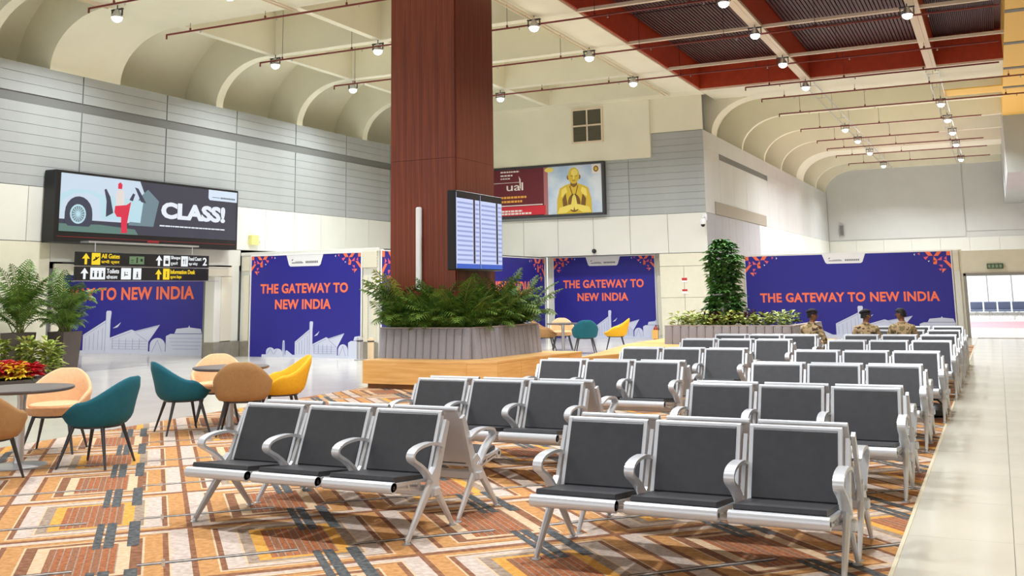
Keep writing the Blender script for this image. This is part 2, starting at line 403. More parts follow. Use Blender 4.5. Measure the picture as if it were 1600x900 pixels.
# bulkhead on the right
wr=struct(MB().box(.62,9,40,FY,5.5,8.7).obj('wall_right_bulkhead',GREYP))
AMBER=mat('amber_lamplight',srgb(250,206,110),.6)  # warm lamplight painted in as the base colour
struct(MB().box(8.6,9,-5,FY,0,9).obj('wall_right',CREAMW))

# ------------------------------------------------------------------ shop block: hoardings
BX1=-13.66; FY0=20.9
blk=struct(MB().box(WX+.02,BX1-.02,FY0+.03,FY0+.25,0,2.66).box(BX1-.25,BX1-.02,FY0+.25,BY+.6,0,2.66).box(WX+.02,BX1-.02,FY0+.25,BY,2.60,2.66).obj('wall_shop',WHITEP))
for (x0,x1,z0,z1) in ((-17.92,-17.66,2.2,2.56),(-17.86,-17.68,.4,2.08),(-14.14,-13.72,2.2,2.6),(-14.12,-13.98,.4,2.0),(-13.86,-13.74,.4,2.0)):
    MB().rbox(x0,x1,FY0-.01,FY0+.03,z0,z1,.005).obj('lattice_panel',JALI,blk)
MB().rbox(-14.12,-13.68,FY0-.02,FY0+.03,0,.38,.005).rbox(-17.95,-17.62,FY0-.02,FY0+.03,0,.38,.005).obj('stone_base',MATS['stone_base'],blk)
MB().rbox(WX+.02,BX1,FY0,FY0+.06,2.6,2.68,.005).obj('cornice',WHITEP,blk)
# recess behind banner beyond the planters
rec=struct(MB().box(BX1,-9.55,BY+.62,BY+.8,0,2.8).box(BX1,-9.55,BY+.4,BY+.8,2.8,2.9).box(-9.6,-9.55,BY+.4,BY+.8,0,2.8).obj('wall_recess',WHITEP))
MB().rbox(-9.86,-9.60,BY+.58,BY+.62,2.1,2.56,.004).rbox(-9.80,-9.66,BY+.58,BY+.62,.1,2.0,.004).obj('lattice_panel',JALI,rec)

# ------------------------------------------------------------------ ceiling
CZ=7.6; RZ=8.7
BEAM_Y=[29.94-3.37*k for k in range(0,11)]     # 29.94 ... 6.35
RX=-7.85
ceil=struct(MB().box(WX-1.4,9,-5,FY+.4,RZ+.05,RZ+.25).obj('ceiling',CREAM))
arc=lambda cx,cz,a,b,n=14:[(cx-a*math.cos(PI/2*i/n),cz+b*math.sin(PI/2*i/n)) for i in range(n+1)]
# vaulted shell along the left wall
sh=arc(-16.4,6.42,2.7,2.25); shell=MB()
shell.add([(x,y,z) for (x,z) in sh for y in (-5,BY)],[(2*i,2*i+1,2*i+3,2*i+2) for i in range(len(sh)-1)],0,True)
shell.obj('vault_shell',CREAM,ceil)
def rib(y0,y1,name='vault_rib'):
    a=arc(-16.4,6.44,1.6,CZ-6.44); poly=a+[(-16.3,CZ),(-16.3,RZ)]+[(-19.2,RZ),(-19.2,6.44)]
    MB().prism(poly,y0,y1,'y',0,True).obj(name,CREAM,ceil)
for y in BEAM_Y[1:4]: rib(y-.02,y+.24)
rib(14.69,16.62); rib(-5,6.4); rib(9.7,9.96); rib(13.06,13.3)
def beam(x0,x1,y0,y1,z0=CZ,z1=RZ+.05,m_=CREAM,name='ceiling_beam'):
    return MB().box(x0,x1,y0,y1,z0,z1).obj(name,m_,ceil)
for y in BEAM_Y[1:4]: beam(-16.3,RX,y-.02,y+.24)
MB().box(-16.3,RX,29.9,BY,CZ,RZ).obj('ceiling_beam',CREAM,ceil)
MB().box(-16.3,RX,-5,16.62,CZ,RZ).obj('soffit_panel',CREAM,ceil)          # closed flat bays near the camera
for x in (-16.2,-13.0,-8.85):
    for j in range(3,-1,-1):
        ya=BEAM_Y[j+1]+.24 if j<3 else 16.62; yb=BEAM_Y[j]-.02
        if yb>ya: MB().box(x-.09,x+.09,ya,yb,CZ,RZ).obj('ceiling_beam',CREAM,ceil)
for j in range(4):
    ya=max(16.62,BEAM_Y[j+1]+.24); yb=BEAM_Y[j]-.02
    MB().box(RX-.95,RX,ya,yb,CZ+.002,RZ).obj('soffit_panel',CREAM,ceil)
# red coffers: slatted ceiling inside a red perimeter, crossed by thin frames
RXS=[RX,-4.62,-1.2,.6]; ZS=8.36
MB().box(RX,.62,-5,29.9,ZS+.12,ZS+.15).obj('coffer_back',SLAT,ceil)
for i in range(3):
    xa=RXS[i]+.14; xb=RXS[i+1]-.14
    for j in range(10):
        ya=BEAM_Y[j+1]+.05; yb=BEAM_Y[j]-.02
        b=MB(); n=34; w=(xb-xa)/n
        for q in range(n): b.box(xa+q*w+.008,xa+(q+1)*w-.018,ya,yb,ZS,ZS+.10)
        stuff(b.obj('coffer_slats',SLAT,ceil))
MB().box(RX+.01,RX+.05,-5,29.9,CZ+.05,ZS+.12).obj('coffer_lining',RED,ceil)
MB().box(RX+.05,.62,29.86,29.9,CZ+.05,ZS+.12).obj('coffer_lining',RED,ceil)
for x in RXS[1:3]: MB().box(x-.11,x+.11,-5,29.86,CZ+.05,ZS+.11).obj('coffer_lining',RED,ceil)
for j in range(11):
    y=BEAM_Y[j]; MB().box(RX,.62,y-.03,y+.07,CZ,CZ+.07).obj('coffer_frame',FRAMEC,ceil)
MB().box(RX-.02,.62,29.9,30.1,CZ+.06,RZ).obj('ceiling_beam',CREAM,ceil)
MB().box(RX-.02,RX+.01,-5,29.94,CZ-.004,RZ).obj('coffer_frame',FRAMEC,ceil)
for x in RXS[1:3]:
    b=MB()
    for s_ in (-.13,-.045,.045): b.box(x+s_,x+s_+.085,-5,29.88,CZ-.02,CZ+.048)
    b.obj('coffer_frame',FRAMEC,ceil)
MB().box(.62,9,-5,40,CZ-.02,RZ).obj('lamplit_soffit',AMBER,ceil)  # its yellow stands for warm lamplight on the right side
MB().box(-1.1,.62,33.9,35.0,CZ,CZ+.04).obj('lamplit_soffit',AMBER,ceil)
for y in (24.2,27.6,30.9,34.0): MB().box(.62,9,y,y+.25,CZ-.035,CZ-.02).obj('soffit_groove',GREYD,ceil)
MB().box(RX,.62,30.1,BY+1.3,CZ+.02,RZ).obj('soffit_panel',CREAM,ceil)
# hall vault beyond the corner
sh=arc(-6.4,6.5,2.6,2.2); shell=MB()
shell.add([(x,y,z) for (x,z) in sh for y in (BY+1.3,FY)],[(2*i,2*i+1,2*i+3,2*i+2) for i in range(len(sh)-1)],0,True)
shell.obj('vault_shell',CREAM,ceil)
for (y0,y1) in ((31.8,32.48),(36.1,36.3),(39.95,40.15),(43.45,43.65),(47.15,49.0),(52.6,52.8),(55.6,56)):
    a=arc(-6.4,6.5,1.6,1.15); MB().prism(a+[(.62,CZ+.05),(.62,RZ),(-9.1,RZ),(-9.1,6.5)],y0,y1,'y',0,True).obj('vault_rib',CREAM,ceil)
# cable trays
for (x,y0,y1) in ((-13.0,3.5,16.6),(-16.2,3.5,14.6),(-8.85,3.5,29.8),(-4.6,30.1,55),(-1.2,30.1,55)):
    w=.06 if x<-8 else .16
    b=MB().box(x-w-.012,x-w+.012,y0,y1,CZ-.09,CZ-.055).box(x+w-.012,x+w+.012,y0,y1,CZ-.09,CZ-.055)
    yy=y0+.4
    while yy<y1: b.box(x-w,x+w,yy,yy+.02,CZ-.085,CZ-.07); b.box(x-.01,x+.01,yy,yy+.02,CZ-.07,RZ if x>-8 else CZ); yy+=2.2
    b.obj('cable_tray',FRAMEC if x<-8 else STEEL,ceil)

# ------------------------------------------------------------------ sprinkler pipes
PZ=7.42
pipes=[(14.15,-16.3,-8),(16.5,-16.5,-7.2),(19.72,-16.5,.5),(23.05,-16.6,.5),(26.6,-16.6,.5),(29.25,-6.28,.5),(31.4,-6.25,1.2),(34.5,-6.3,3.5),(38.4,-6.25,-.05),(41.9,-6.2,-1.6),(44.6,-6.2,-.05),(47.3,-6.2,.05),(50.8,-6.1,.15)]
words=['first','second','third','fourth','fifth','sixth','seventh','eighth','ninth','tenth','eleventh','twelfth','thirteenth']
for k,(y,x0,x1) in enumerate(pipes):
    t=thing('sprinkler_pipe','thin red sprinkler pipe under the ceiling, %s from the camera'%words[k],'pipe',(x0,y,PZ),0,'red sprinkler pipes')
    L=x1-x0
    MB().tube([(0,0,0),(L,0,0)],.022,8).tube([(0,0,.01),(0,0,-.10)],.02,6).obj('pipe',PIPE,t)
    top=CZ+(.02 if k<4 else 1.0)-PZ
    x=.7
    while x<L-.2:
        MB().tube([(x,0,.02),(x,0,.07)],.025,6).obj('clamp',PIPE,t)
        MB().tube([(x+.3,0,-.02),(x+.3,0,-.07)],[.012,.02],6).obj('sprinkler_head',STEEL,t)
        MB().tube([(x,0,.06),(x,0,(CZ-PZ) if y<16.6 else RZ-PZ)],.006,5).obj('hanger_rod',DARKM,t)
        x+=2.1
# ------------------------------------------------------------------ high bay lamps
GLOW=mat('lamp_glow',(1,1,1,1),.5,emit=9)
lamp_spots=[(-16.1,14.7),(-16.1,19.82),(-16.2,23.4),(-13.0,14.6),(-13.0,19.8),(-13.15,26.75),(-8.8,19.64),(-8.8,23.0),(-8.87,26.6),(-4.6,19.77),(-4.6,22.75),(-4.62,26.2),(-4.62,29.7),(-4.7,38.8),(-4.65,42.2),(-4.65,46.4),(-4.6,51.9),(-1.3,22.6),(-1.2,34.8),(-1.15,38.4),(-1.12,41.8),(-1.12,45.5),(-1.1,51.2),(-4.6,14.5),(-1.2,14.5),(-13.0,9.7),(-8.8,9.7),(-4.6,9.7),(-1.2,9.7),(-8.8,5.6),(-4.6,5.6),(-1.2,5.6)]  # nearest lamps added out of view, continuing the rows, to brighten the foreground
def lamp0():
    t=thing('pendant_lamp','x','lamp',(0,0,0),0,'ceiling pendant lamps')
    MB().lathe([(.05,.16),(.06,.12),(.10,.06),(.115,.0),(.11,-.005)],16).obj('housing',STEEL,t)
    MB().lathe([(.001,-.10),(.05,-.095),(.09,-.065),(.108,-.02),(.108,0)],16).obj('lens',GLOW,t)
    MB().box(-.16,.16,-.02,.02,.15,.18).box(-.15,-.13,-.015,.015,.02,.17).box(.13,.15,-.015,.015,.02,.17).tube([(0,0,.17),(0,0,.26)],.012,6).obj('bracket',DARKM,t)
    return t
def lamp_light(x,y,z):
    L=bpy.data.lights.new('lamp_light','AREA'); L.shape='DISK'; L.size=.35; L.energy=LAMP_W*(1.9 if y>33 else 1); L.color=(.93,.97,1); L.spread=math.radians(140)
    o=bpy.data.objects.new('lamp_light',L); COL.objects.link(o); o.location=(x,y,z-.12); return o
L0=lamp0(); LZ=7.34
rown={-16:'leftmost row',-13:'second row from left',-9:'third row from left',-5:'fourth row from left',-1:'rightmost row'}
cnt={}
rows={}
for (x,y) in lamp_spots: rows.setdefault(min(rown,key=lambda r:abs(r-x)),[]).append((y,x))
first=True
for r,l in rows.items():
    for n_,(y,x) in enumerate(sorted(l)):
        lab='small bright ceiling lamp, %s from the camera in the %s'%(words[n_],rown[r])
        z_=LZ
        if first: L0.location=(x,y,z_); L0['label']=lab; first=False
        else: dup(L0,(x,y,z_),0,lab)
        lamp_light(x,y,z_-.02)

# ------------------------------------------------------------------ wood-clad column
CXA,CXB,CYA,CYB=-9.87,-8.53,15.5,17.0
colm=struct(MB().box(CXA+.02,CXB-.02,CYA+.02,CYB-.02,0,8.75).obj('column',COLWOOD))
nb=4; w=(CXB-CXA)/nb
for (z0,z1) in ((0,3.95),(3.955,8.7)):
    bm_=MB().rbox(0,w-.001,-.02,.02,z0,z1,.001).mesh('cladding_board',COLWOOD)
    for i in range(nb): link('cladding_board',bm_,colm,None,(CXA+i*w,CYA,0))
    ws=(CYB-CYA-.04)/4
    bs=MB().rbox(-.02,.02,0,ws-.001,z0,z1,.001).mesh('cladding_board',COLWOOD)
    for i in range(4):
        link('cladding_board',bs,colm,None,(CXB,CYA+.02+i*ws,0)); 
        link('cladding_board',bs,colm,None,(CXA,CYA+.02+i*ws,0))
# white antenna tube on the column
wt=thing('antenna_tube','slim white vertical tube mounted on the front of the wooden column','antenna',(-9.24,CYA-.02,1.62))
MB().rbox(-.055,.055,-.09,-.02,0,1.47,.02).obj('cover',PWHITE,wt); MB().box(-.03,.03,-.02,0,.2,.3).box(-.03,.03,-.02,0,1.2,1.3).obj('bracket',STEEL,wt)
# flight display: twin portrait screens
fd=thing('flight_display','black double portrait flight information display on the right of the column','screen',(CXB+.02,15.05,1.95),PI/2)
FW=1.82
MB().rbox(0,FW,-.22,-.06,0,1.37,.012).obj('housing',BLACK,fd); MB().box(.6,1.0,-.06,0,.3,.9).obj('wall_mount',DARKM,fd)
SCR=mat('screen_blue',srgb(204,214,252),.3,emit=.88); SCR2=mat('screen_row',srgb(170,184,238),.3,emit=.7); SCRD=mat('screen_dark',srgb(40,44,66),.3,emit=.15); SCRB=mat('screen_foot',srgb(70,110,220),.3,emit=.7)
for q in range(2):
    x0=.03+q*.9; sc_=MB().box(x0,x0+.86,-.225,-.219,.03,1.34).obj('screen',SCR,fd)
    MB().box(x0,x0+.86,-.229,-.2255,1.24,1.34).box(x0+.62,x0+.68,-.229,-.2255,.12,1.24).obj('screen_header',SCRD,sc_)
    b=MB()
    for r in range(13): b.box(x0+.03,x0+.60,-.229,-.2255,.16+r*.082,.195+r*.082); b.box(x0+.70,x0+.84,-.229,-.2255,.16+r*.082,.195+r*.082)
    b.obj('screen_rows',SCR2,sc_); MB().box(x0,x0+.86,-.229,-.2255,.03,.11).obj('screen_footer',SCRB,sc_)

# ------------------------------------------------------------------ planters with timber seat and channelled upholstery
def inset_poly(poly,d):
    n=len(poly); out=[]
    for i in range(n):
        p0=Vector(poly[i-1]);p1=Vector(poly[i]);p2=Vector(poly[(i+1)%n])
        a=(p1-p0).normalized();b=(p2-p1).normalized(); na=Vector((-a.y,a.x));nb=Vector((-b.y,b.x))
        k=(na+nb); k=k/max(.2,k.dot(na)); out.append(tuple(p1+k*d))
    return out
def platform(name,label,poly):
    t=thing(name,label,'bench',(0,0,0))
    MB().prism(inset_poly(poly,.07),0,.08).obj('plinth',mat('plinth_brown',srgb(132,86,48),.6),t)
    n=len(poly); ins=inset_poly(poly,.03)
    MB().prism(ins,.08,.435).obj('carcass',OAK,t)
    MB().prism(poly,.435,.465).obj('seat_top',OAK,t)
    for i in range(n):
        p=Vector(poly[i]);q=Vector(poly[(i+1)%n]); d=(q-p); L=d.length; k=max(1,int(round(L/.62))) if i else 1
        if L<.3: k=1
        d.normalize(); nn=Vector((d.y,-d.x))
        for s_ in range(k):
            a=p+d*(L*s_/k+.003); b=p+d*(L*(s_+1)/k-.003)
            MB().prism([tuple(a-nn*.03),tuple(a-nn*.004),tuple(b-nn*.004),tuple(b-nn*.03)],.082,.433).obj('front_board',OAK,t)
    return t
pl1=[(-9.8,14.5),(-7.8,14.5),(-7.36,14.72),(-7.22,16.25),(-7.04,17.0),(-7.0,17.5),(-8.45,17.5),(-8.45,15.44),(-9.8,15.44)]
platform('timber_bench','low oak timber seat wrapped around the wooden column',pl1)
def upholstery(name,label,path,z0,z1,pw=.17,lean=.05):
    """channels standing along an open path, outside on the right-hand side"""
    t=thing(name,label,'seat back',(0,0,0))
    for i in range(len(path)-1):
        p=Vector(path[i]);q=Vector(path[i+1]); d=q-p; L=d.length; d.normalize(); nn=Vector((d.y,-d.x)); k=int(round(L/pw)); w=L/k
        prof=[]
        for s_ in range(9):
            u=s_/8; prof.append((.004+u*(w-.008),.10+.020*math.sin(PI*u)**.3))
        prof+= [(w-.004,0),(.004,0)]
        vs=[];
        me_b=MB(); n=len(prof)
        zl=[(z0,0,1),(z1-.02,lean,1.0),(z1-.004,lean,.93),(z1,lean,.85)]
        for (z,ln,sc) in zl:
            for (x,y) in prof: vs.append((x,-(y*sc if y else 0)+ln,z))
        fs=[]
        for a in range(len(zl)-1):
            for b in range(n): fs.append((a*n+b,a*n+(b+1)%n,(a+1)*n+(b+1)%n,(a+1)*n+b))
        fs+= [tuple(range(n))[::-1],tuple((len(zl)-1)*n+b for b in range(n))]
        me_b.add(vs,fs,0,True); me=me_b.mesh('channel',FELT,50)
        for s_ in range(k):
            o=link('channel',me,t,None,tuple(p+d*w*s_)+(0,),math.atan2(d.y,d.x))
        MB().prism([tuple(p+nn*.06),tuple(q+nn*.06),tuple(q-nn*.09),tuple(p-nn*.09)],z1,z1+.018).obj('top_rail',mat('felt_rail',srgb(176,166,166),.9),t)
        b=MB(); 
        a3=p-nn*.06;c3=q-nn*.06
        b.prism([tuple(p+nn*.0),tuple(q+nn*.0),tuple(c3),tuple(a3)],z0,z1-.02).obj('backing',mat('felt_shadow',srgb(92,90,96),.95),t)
    return t
upholstery('channel_backrest','grey channel-tufted backrest in front of the palms at the column',[(-9.82,15.12),(-8.03,15.12),(-7.77,17.2)],.465,.97,.155)
pl2=[(-6.4,15.9),(-6.02,17.2),(-5.75,19.1),(-3.4,19.1),(-3.2,22.6),(-6.9,22.6),(-7.0,20.1)]
platform('timber_bench','low oak timber seat under the round leafy tree planter',pl2)
upholstery('channel_backrest','grey channel-tufted backrest around the planter with the leafy tree',[(-6.2,20.1),(-3.67,20.1),(-3.5,22.3)],.465,.82,.17)
def trough(name,label,poly,z0,z1):
    t=thing(name,label,'planter box',(0,0,0)); MB().prism(poly,z0,z1-.06).obj('box',POT,t); MB().prism(inset_poly(poly,.02),z1-.06,z1-.01).obj('soil',SOIL,t); return t
trough('planter_trough','dark planting trough in front of the wooden column behind grey backrest',[(-9.78,15.22),(-8.16,15.22),(-8.16,15.44),(-9.78,15.44)],.466,.84)
trough('planter_trough','dark planting trough right of the wooden column below the display',[(-8.44,15.48),(-8.1,15.48),(-7.9,17.2),(-8.44,17.2)],.466,.84)
trough('planter_trough','dark planting trough holding the leafy tree and wine-red plants',[(-6.1,20.22),(-3.8,20.22),(-3.65,22.2),(-6.1,22.2)],.466,.76)

# ------------------------------------------------------------------ palms
def frond_mesh(seed,L=1.0,nl=15,ll=.30,droop=.55,wid=.034,m_=None):
    rnd=random.Random(seed); b=MB(); pts=[]
    p=Vector((0,0,0)); a=math.radians(78)
    for i in range(nl+1):
        pts.append(p.copy()); st=L/nl; p=p+Vector((math.cos(a)*st,0,math.sin(a)*st)); a-=droop*2.2/nl*(.4+1.2*i/nl)
    b.tube(pts,[.010*(1-.75*i/nl)+.002 for i in range(nl+1)],5,1)
    for i in range(3,nl+1):
        u=i/nl; l=ll*(math.sin(PI*min(1,(u*.85+.12)))**.7)*rnd.uniform(.85,1.1)
        t=(pts[min(i+1,nl)]-pts[i-1]).normalized(); side=Vector((0,1,0)); upv=side.cross(t)
        for s_ in (-1,1):
            d=(t*.75+side*s_*1.0-upv*.0+Vector((0,0,.18))).normalized(); w=t*wid*.5
            q=pts[i]; mid=q+d*l*.5+Vector((0,0,.0)); tip=q+d*l+Vector((0,0,-l*.42))
            b.add([q-w*.4,q+w*.4,mid+w,tip,mid-w],[(0,1,2,4),(4,2,3)],0,False)
    return b.mesh('frond',[m_ or LEAF,STEM])
FR=[frond_mesh(1,.95,18,.33,.5),frond_mesh(2,.85,17,.34,.75),frond_mesh(3,1.1,20,.32,.35),frond_mesh(4,.7,15,.30,.9)]
LEAFB=mat('palm_leaf_yellow',srgb(150,160,60),.5,col2=srgb(186,186,92),nscale=4)
FRY=frond_mesh(5,.95,14,.26,.5,m_=LEAFB)
def palm(name,label,loc,n,scale,group,rnd,lo=-.1,hi=.7,yell=0,az=(0,2*PI)):
    t=thing(name,label,'plant',loc,0,group)
    for i in range(n):
        me=FRY if i<yell else rnd.choice(FR); o=link('frond',me,t,None,(rnd.uniform(-.04,.04),rnd.uniform(-.04,.04),0))
        tilt=rnd.uniform(lo,hi); s_=scale*rnd.uniform(.7,1.1)
        ang=az[0]+(az[1]-az[0])*(i+rnd.uniform(.1,.9))/n
        if i<yell: tilt=-.12-.05*i; s_=scale*(1.22-.1*i); ang=1.45*PI+.25*i
        o.rotation_euler=(0,tilt,ang); o.scale=(s_,s_,s_)
    return t
rnd=random.Random(11)
FRONT=(PI*.97,PI*2.03); SIDE=(-PI*.53,PI*.53); CORN=(-PI*.75,PI*.15)
spots=[(-9.62,15.33,1.12,1,FRONT),(-9.2,15.33,.9,0,FRONT),(-8.8,15.33,.98,0,FRONT),(-8.4,15.33,.98,0,CORN),(-8.28,15.75,.95,0,SIDE),(-8.22,16.2,1.05,0,SIDE),(-8.15,16.65,1.08,0,SIDE),(-8.1,17.05,1.0,0,SIDE),(-9.42,15.32,.78,0,FRONT),(-9.0,15.32,.78,0,FRONT),(-8.6,15.32,.8,0,FRONT),(-8.2,15.5,.78,0,CORN),(-8.15,16.0,.78,0,SIDE)]
names=['leftmost, with a yellowish frond','second from the left','third from the left','left of the corner','nearest the backrest corner','under the flight display','right of the flight display','rearmost at the right end','small, at the left front','small, front middle','small, front right','small, at the corner','small, below the display']
for k,(x,y,s_,yl,az) in enumerate(spots):
    palm('parlour_palm','green parlour palm in the column planter, %s'%names[k],(x,y,.835),24,s_*1.02,'palms around the wooden column',rnd,-.22,.42,3 if yl else 0,az)
def pot_palm(label,x,y,seed):
    r=random.Random(seed)
    t=thing('potted_palm',label,'plant',(x,y,0),0,'potted palms by the left wall')
    b=MB(); lo,hi=.17,.225; H=.93
    vs=[(sx*lo,sy*lo,0) for sx,sy in((-1,-1),(1,-1),(1,1),(-1,1))]+[(sx*hi,sy*hi,H) for sx,sy in((-1,-1),(1,-1),(1,1),(-1,1))]+[(sx*(hi-.02),sy*(hi-.02),H) for sx,sy in((-1,-1),(1,-1),(1,1),(-1,1))]+[(sx*(hi-.03),sy*(hi-.03),H-.08) for sx,sy in((-1,-1),(1,-1),(1,1),(-1,1))]
    fs=[(0,3,2,1)]+[(k*4+i,k*4+(i+1)%4,k*4+4+(i+1)%4,k*4+4+i) for k in range(3) for i in range(4)]
    b.add(vs,fs).obj('pot',POT,t)
    MB().box(-.195,.195,-.195,.195,H-.1,H-.06).obj('soil',SOIL,t)
    st=MB()
    for k in range(7):
        a=r.uniform(0,2*PI); d=r.uniform(.02,.12); st.tube([(d*math.cos(a),d*math.sin(a),H-.07),(d*1.8*math.cos(a),d*1.8*math.sin(a),H+r.uniform(.3,.55))],[.014,.009],5)
    st.obj('stems',STEM,t)
    n=44
    for i in range(n):
        o=link('frond',r.choice(FR),t,None,(r.uniform(-.1,.1),r.uniform(-.1,.1),H+r.choice((0,.1,.25,.4))))
        o.rotation_euler=(0,r.uniform(-.15,.6),2*PI*i/n*3+r.uniform(-.3,.3)); s_=r.uniform(.72,1.02); o.scale=(s_,s_,s_)
pot_palm('areca palm in a tapered dark pot by the left wall, right one of two',-16.62,14.25,3)
pot_palm('areca palm in a tapered dark pot at the left edge, left one of two',-17.15,13.62,4)
# flower bowl
def leaf_cluster(b,c,r,n,ln,wd,mi,rn,flat=.5,upb=.25):
    for k in range(n):
        a=rn.uniform(0,2*PI); e=rn.uniform(-.3,1.1); d=Vector((math.cos(a)*math.cos(e),math.sin(a)*math.cos(e),math.sin(e)*flat+upb)).normalized()
        q=Vector(c)+d*r*rn.uniform(.1,.6); s_=d.cross(Vector((0,0,1)))
        if s_.length<.05: s_=Vector((1,0,0))
        s_.normalize(); L=ln*rn.uniform(.7,1.2); m1=q+d*L*.5+s_*wd*.5; m2=q+d*L*.5-s_*wd*.5; tip=q+d*L-Vector((0,0,L*.25))
        b.add([q,m1,tip,m2],[(0,1,2,3)],mi)
fl_t=thing('flower_planter','low dark round bowl planter below the potted palms','planter box',(-15.85,12.35,0))
MB().lathe([(.42,0),(.62,.16),(.66,.2),(.62,.2),(.6,.17),(.001,.17)],28).obj('bowl',POT,fl_t)
rn=random.Random(5); q=0
pos_words=['left back','centre back','right back','left front','centre front','right front','far left','far right','front edge','inner left','inner right','rear edge']
fsp=[(-.42,.2),(-.05,.3),(.36,.2),(-.4,-.2),(0,-.35),(.42,-.12),(-.15,0),(.18,.02),(.2,-.3),(-.28,-.42),(.46,.06),(-.22,.42)]
for k,(dx,dy) in enumerate(fsp):
    yel=k in (3,4,7,5,11)
    t=thing('poinsettia','%s poinsettia in the round bowl by the potted palms, %s'%('yellow' if yel else 'red',pos_words[k]),'flower',(-15.85+dx,12.35+dy,.17),0,'poinsettias in the bowl')
    b=MB(); leaf_cluster(b,(0,0,.10),.20,70,.19,.085,0,rn,.35,.1); leaf_cluster(b,(0,0,.0),.26,50,.17,.08,0,rn,.3,.1); b.obj('bracts',PETALY if yel else PETALR,t,None,(0,0,.10 if not yel else .08))
    b=MB(); leaf_cluster(b,(0,0,.03),.12,16,.15,.06,0,rn,.2,0); b.tube([(0,0,0),(0,0,.2)],.008,5); b.obj('foliage',LEAF2,t)
for k,(dx,dy,w_) in enumerate(((-.25,.85,'left'),(.2,.95,'right'),(-.7,.55,'outermost'))):
    t=thing('croton','variegated green and cream croton behind the poinsettias, %s'%w_,'plant',(-15.95+dx-.2,12.4+dy,0),0,'crotons behind the flowers')
    MB().lathe([(.12,0),(.16,.26),(.15,.26),(.14,.22),(.001,.22)],16).obj('pot',POT,t)
    b=MB()
    for z_ in (.28,.38,.48,.58,.68): leaf_cluster(b,(0,0,z_),.30,52,.17,.09,0,rn,.6,.15)
    b.tube([(0,0,.2),(0,0,.66)],.012,5,0); b.obj('foliage',LIME,t)
# leafy tree planter
t=thing('umbrella_tree','tall bushy umbrella tree standing in the far planter','plant',(-5.17,21,.75))
b=MB()
for k in range(420):
    z_=rn.uniform(.12,1.84); R=.40*min(1,(1.98-z_)*1.8)*(0.85+.15*math.sin(z_*5)); a=rn.uniform(0,2*PI); r_=R*rn.uniform(.55,1)
    leaf_cluster(b,(r_*math.cos(a),r_*math.sin(a),z_),.05,8,.16,.075,0,rn,.2,-.1)
b.obj('foliage',LEAF2,t); MB().tube([(0,0,0),(.02,0,.9),(0,.01,1.75)],[.035,.028,.012],7).obj('trunk',STEM,t)
wsp=[(-.75,.1),(-.45,-.25),(-.15,-.4),(.2,-.4),(.5,-.25),(.8,.0),(1.05,.1),(-.5,.35),(.55,.35)]
for k,(dx,dy) in enumerate(wsp):
    t=thing('cordyline','wine-red cordyline around the foot of the umbrella tree, %s from the left'%words[k],'plant',(-5.1+dx*.75,21+dy,.75),0,'wine-red plants in the far planter')
    b=MB()
    for i in range(22):
        a=rn.uniform(0,2*PI); e=rn.uniform(.35,1.3); L=rn.uniform(.28,.46); d=Vector((math.cos(a)*math.cos(e),math.sin(a)*math.cos(e),math.sin(e))); s_=Vector((-math.sin(a),math.cos(a),0))*.022
        q=Vector((0,0,.05)); mid=q+d*L*.6; tip=q+d*L-Vector((0,0,.05)); b.add([q-s_*.4,q+s_*.4,mid+s_,tip,mid-s_],[(0,1,2,4),(4,2,3)])
    b.obj('foliage',WINE,t)
gsp=[(-6.0,20.35),(-5.65,20.3),(-5.3,20.32),(-4.95,20.3),(-4.6,20.33),(-4.25,20.3),(-3.95,20.45),(-5.9,20.8),(-4.05,20.95),(-3.9,21.4),(-5.85,21.4)]
for k,(x,y) in enumerate(gsp):
    t=thing('pothos','bushy yellow-green pothos along the edge of the far planter, %s of eleven'%words[k],'plant',(x,y,.74),0,'yellow-green edging plants')
    b=MB()
    for z_ in (.06,.15,.24): leaf_cluster(b,(0,0,z_),.26,34,.13,.075,0,rn,.5,.05)
    b.tube([(0,0,0),(0,0,.2)],.008,5); b.obj('foliage',LIME,t)

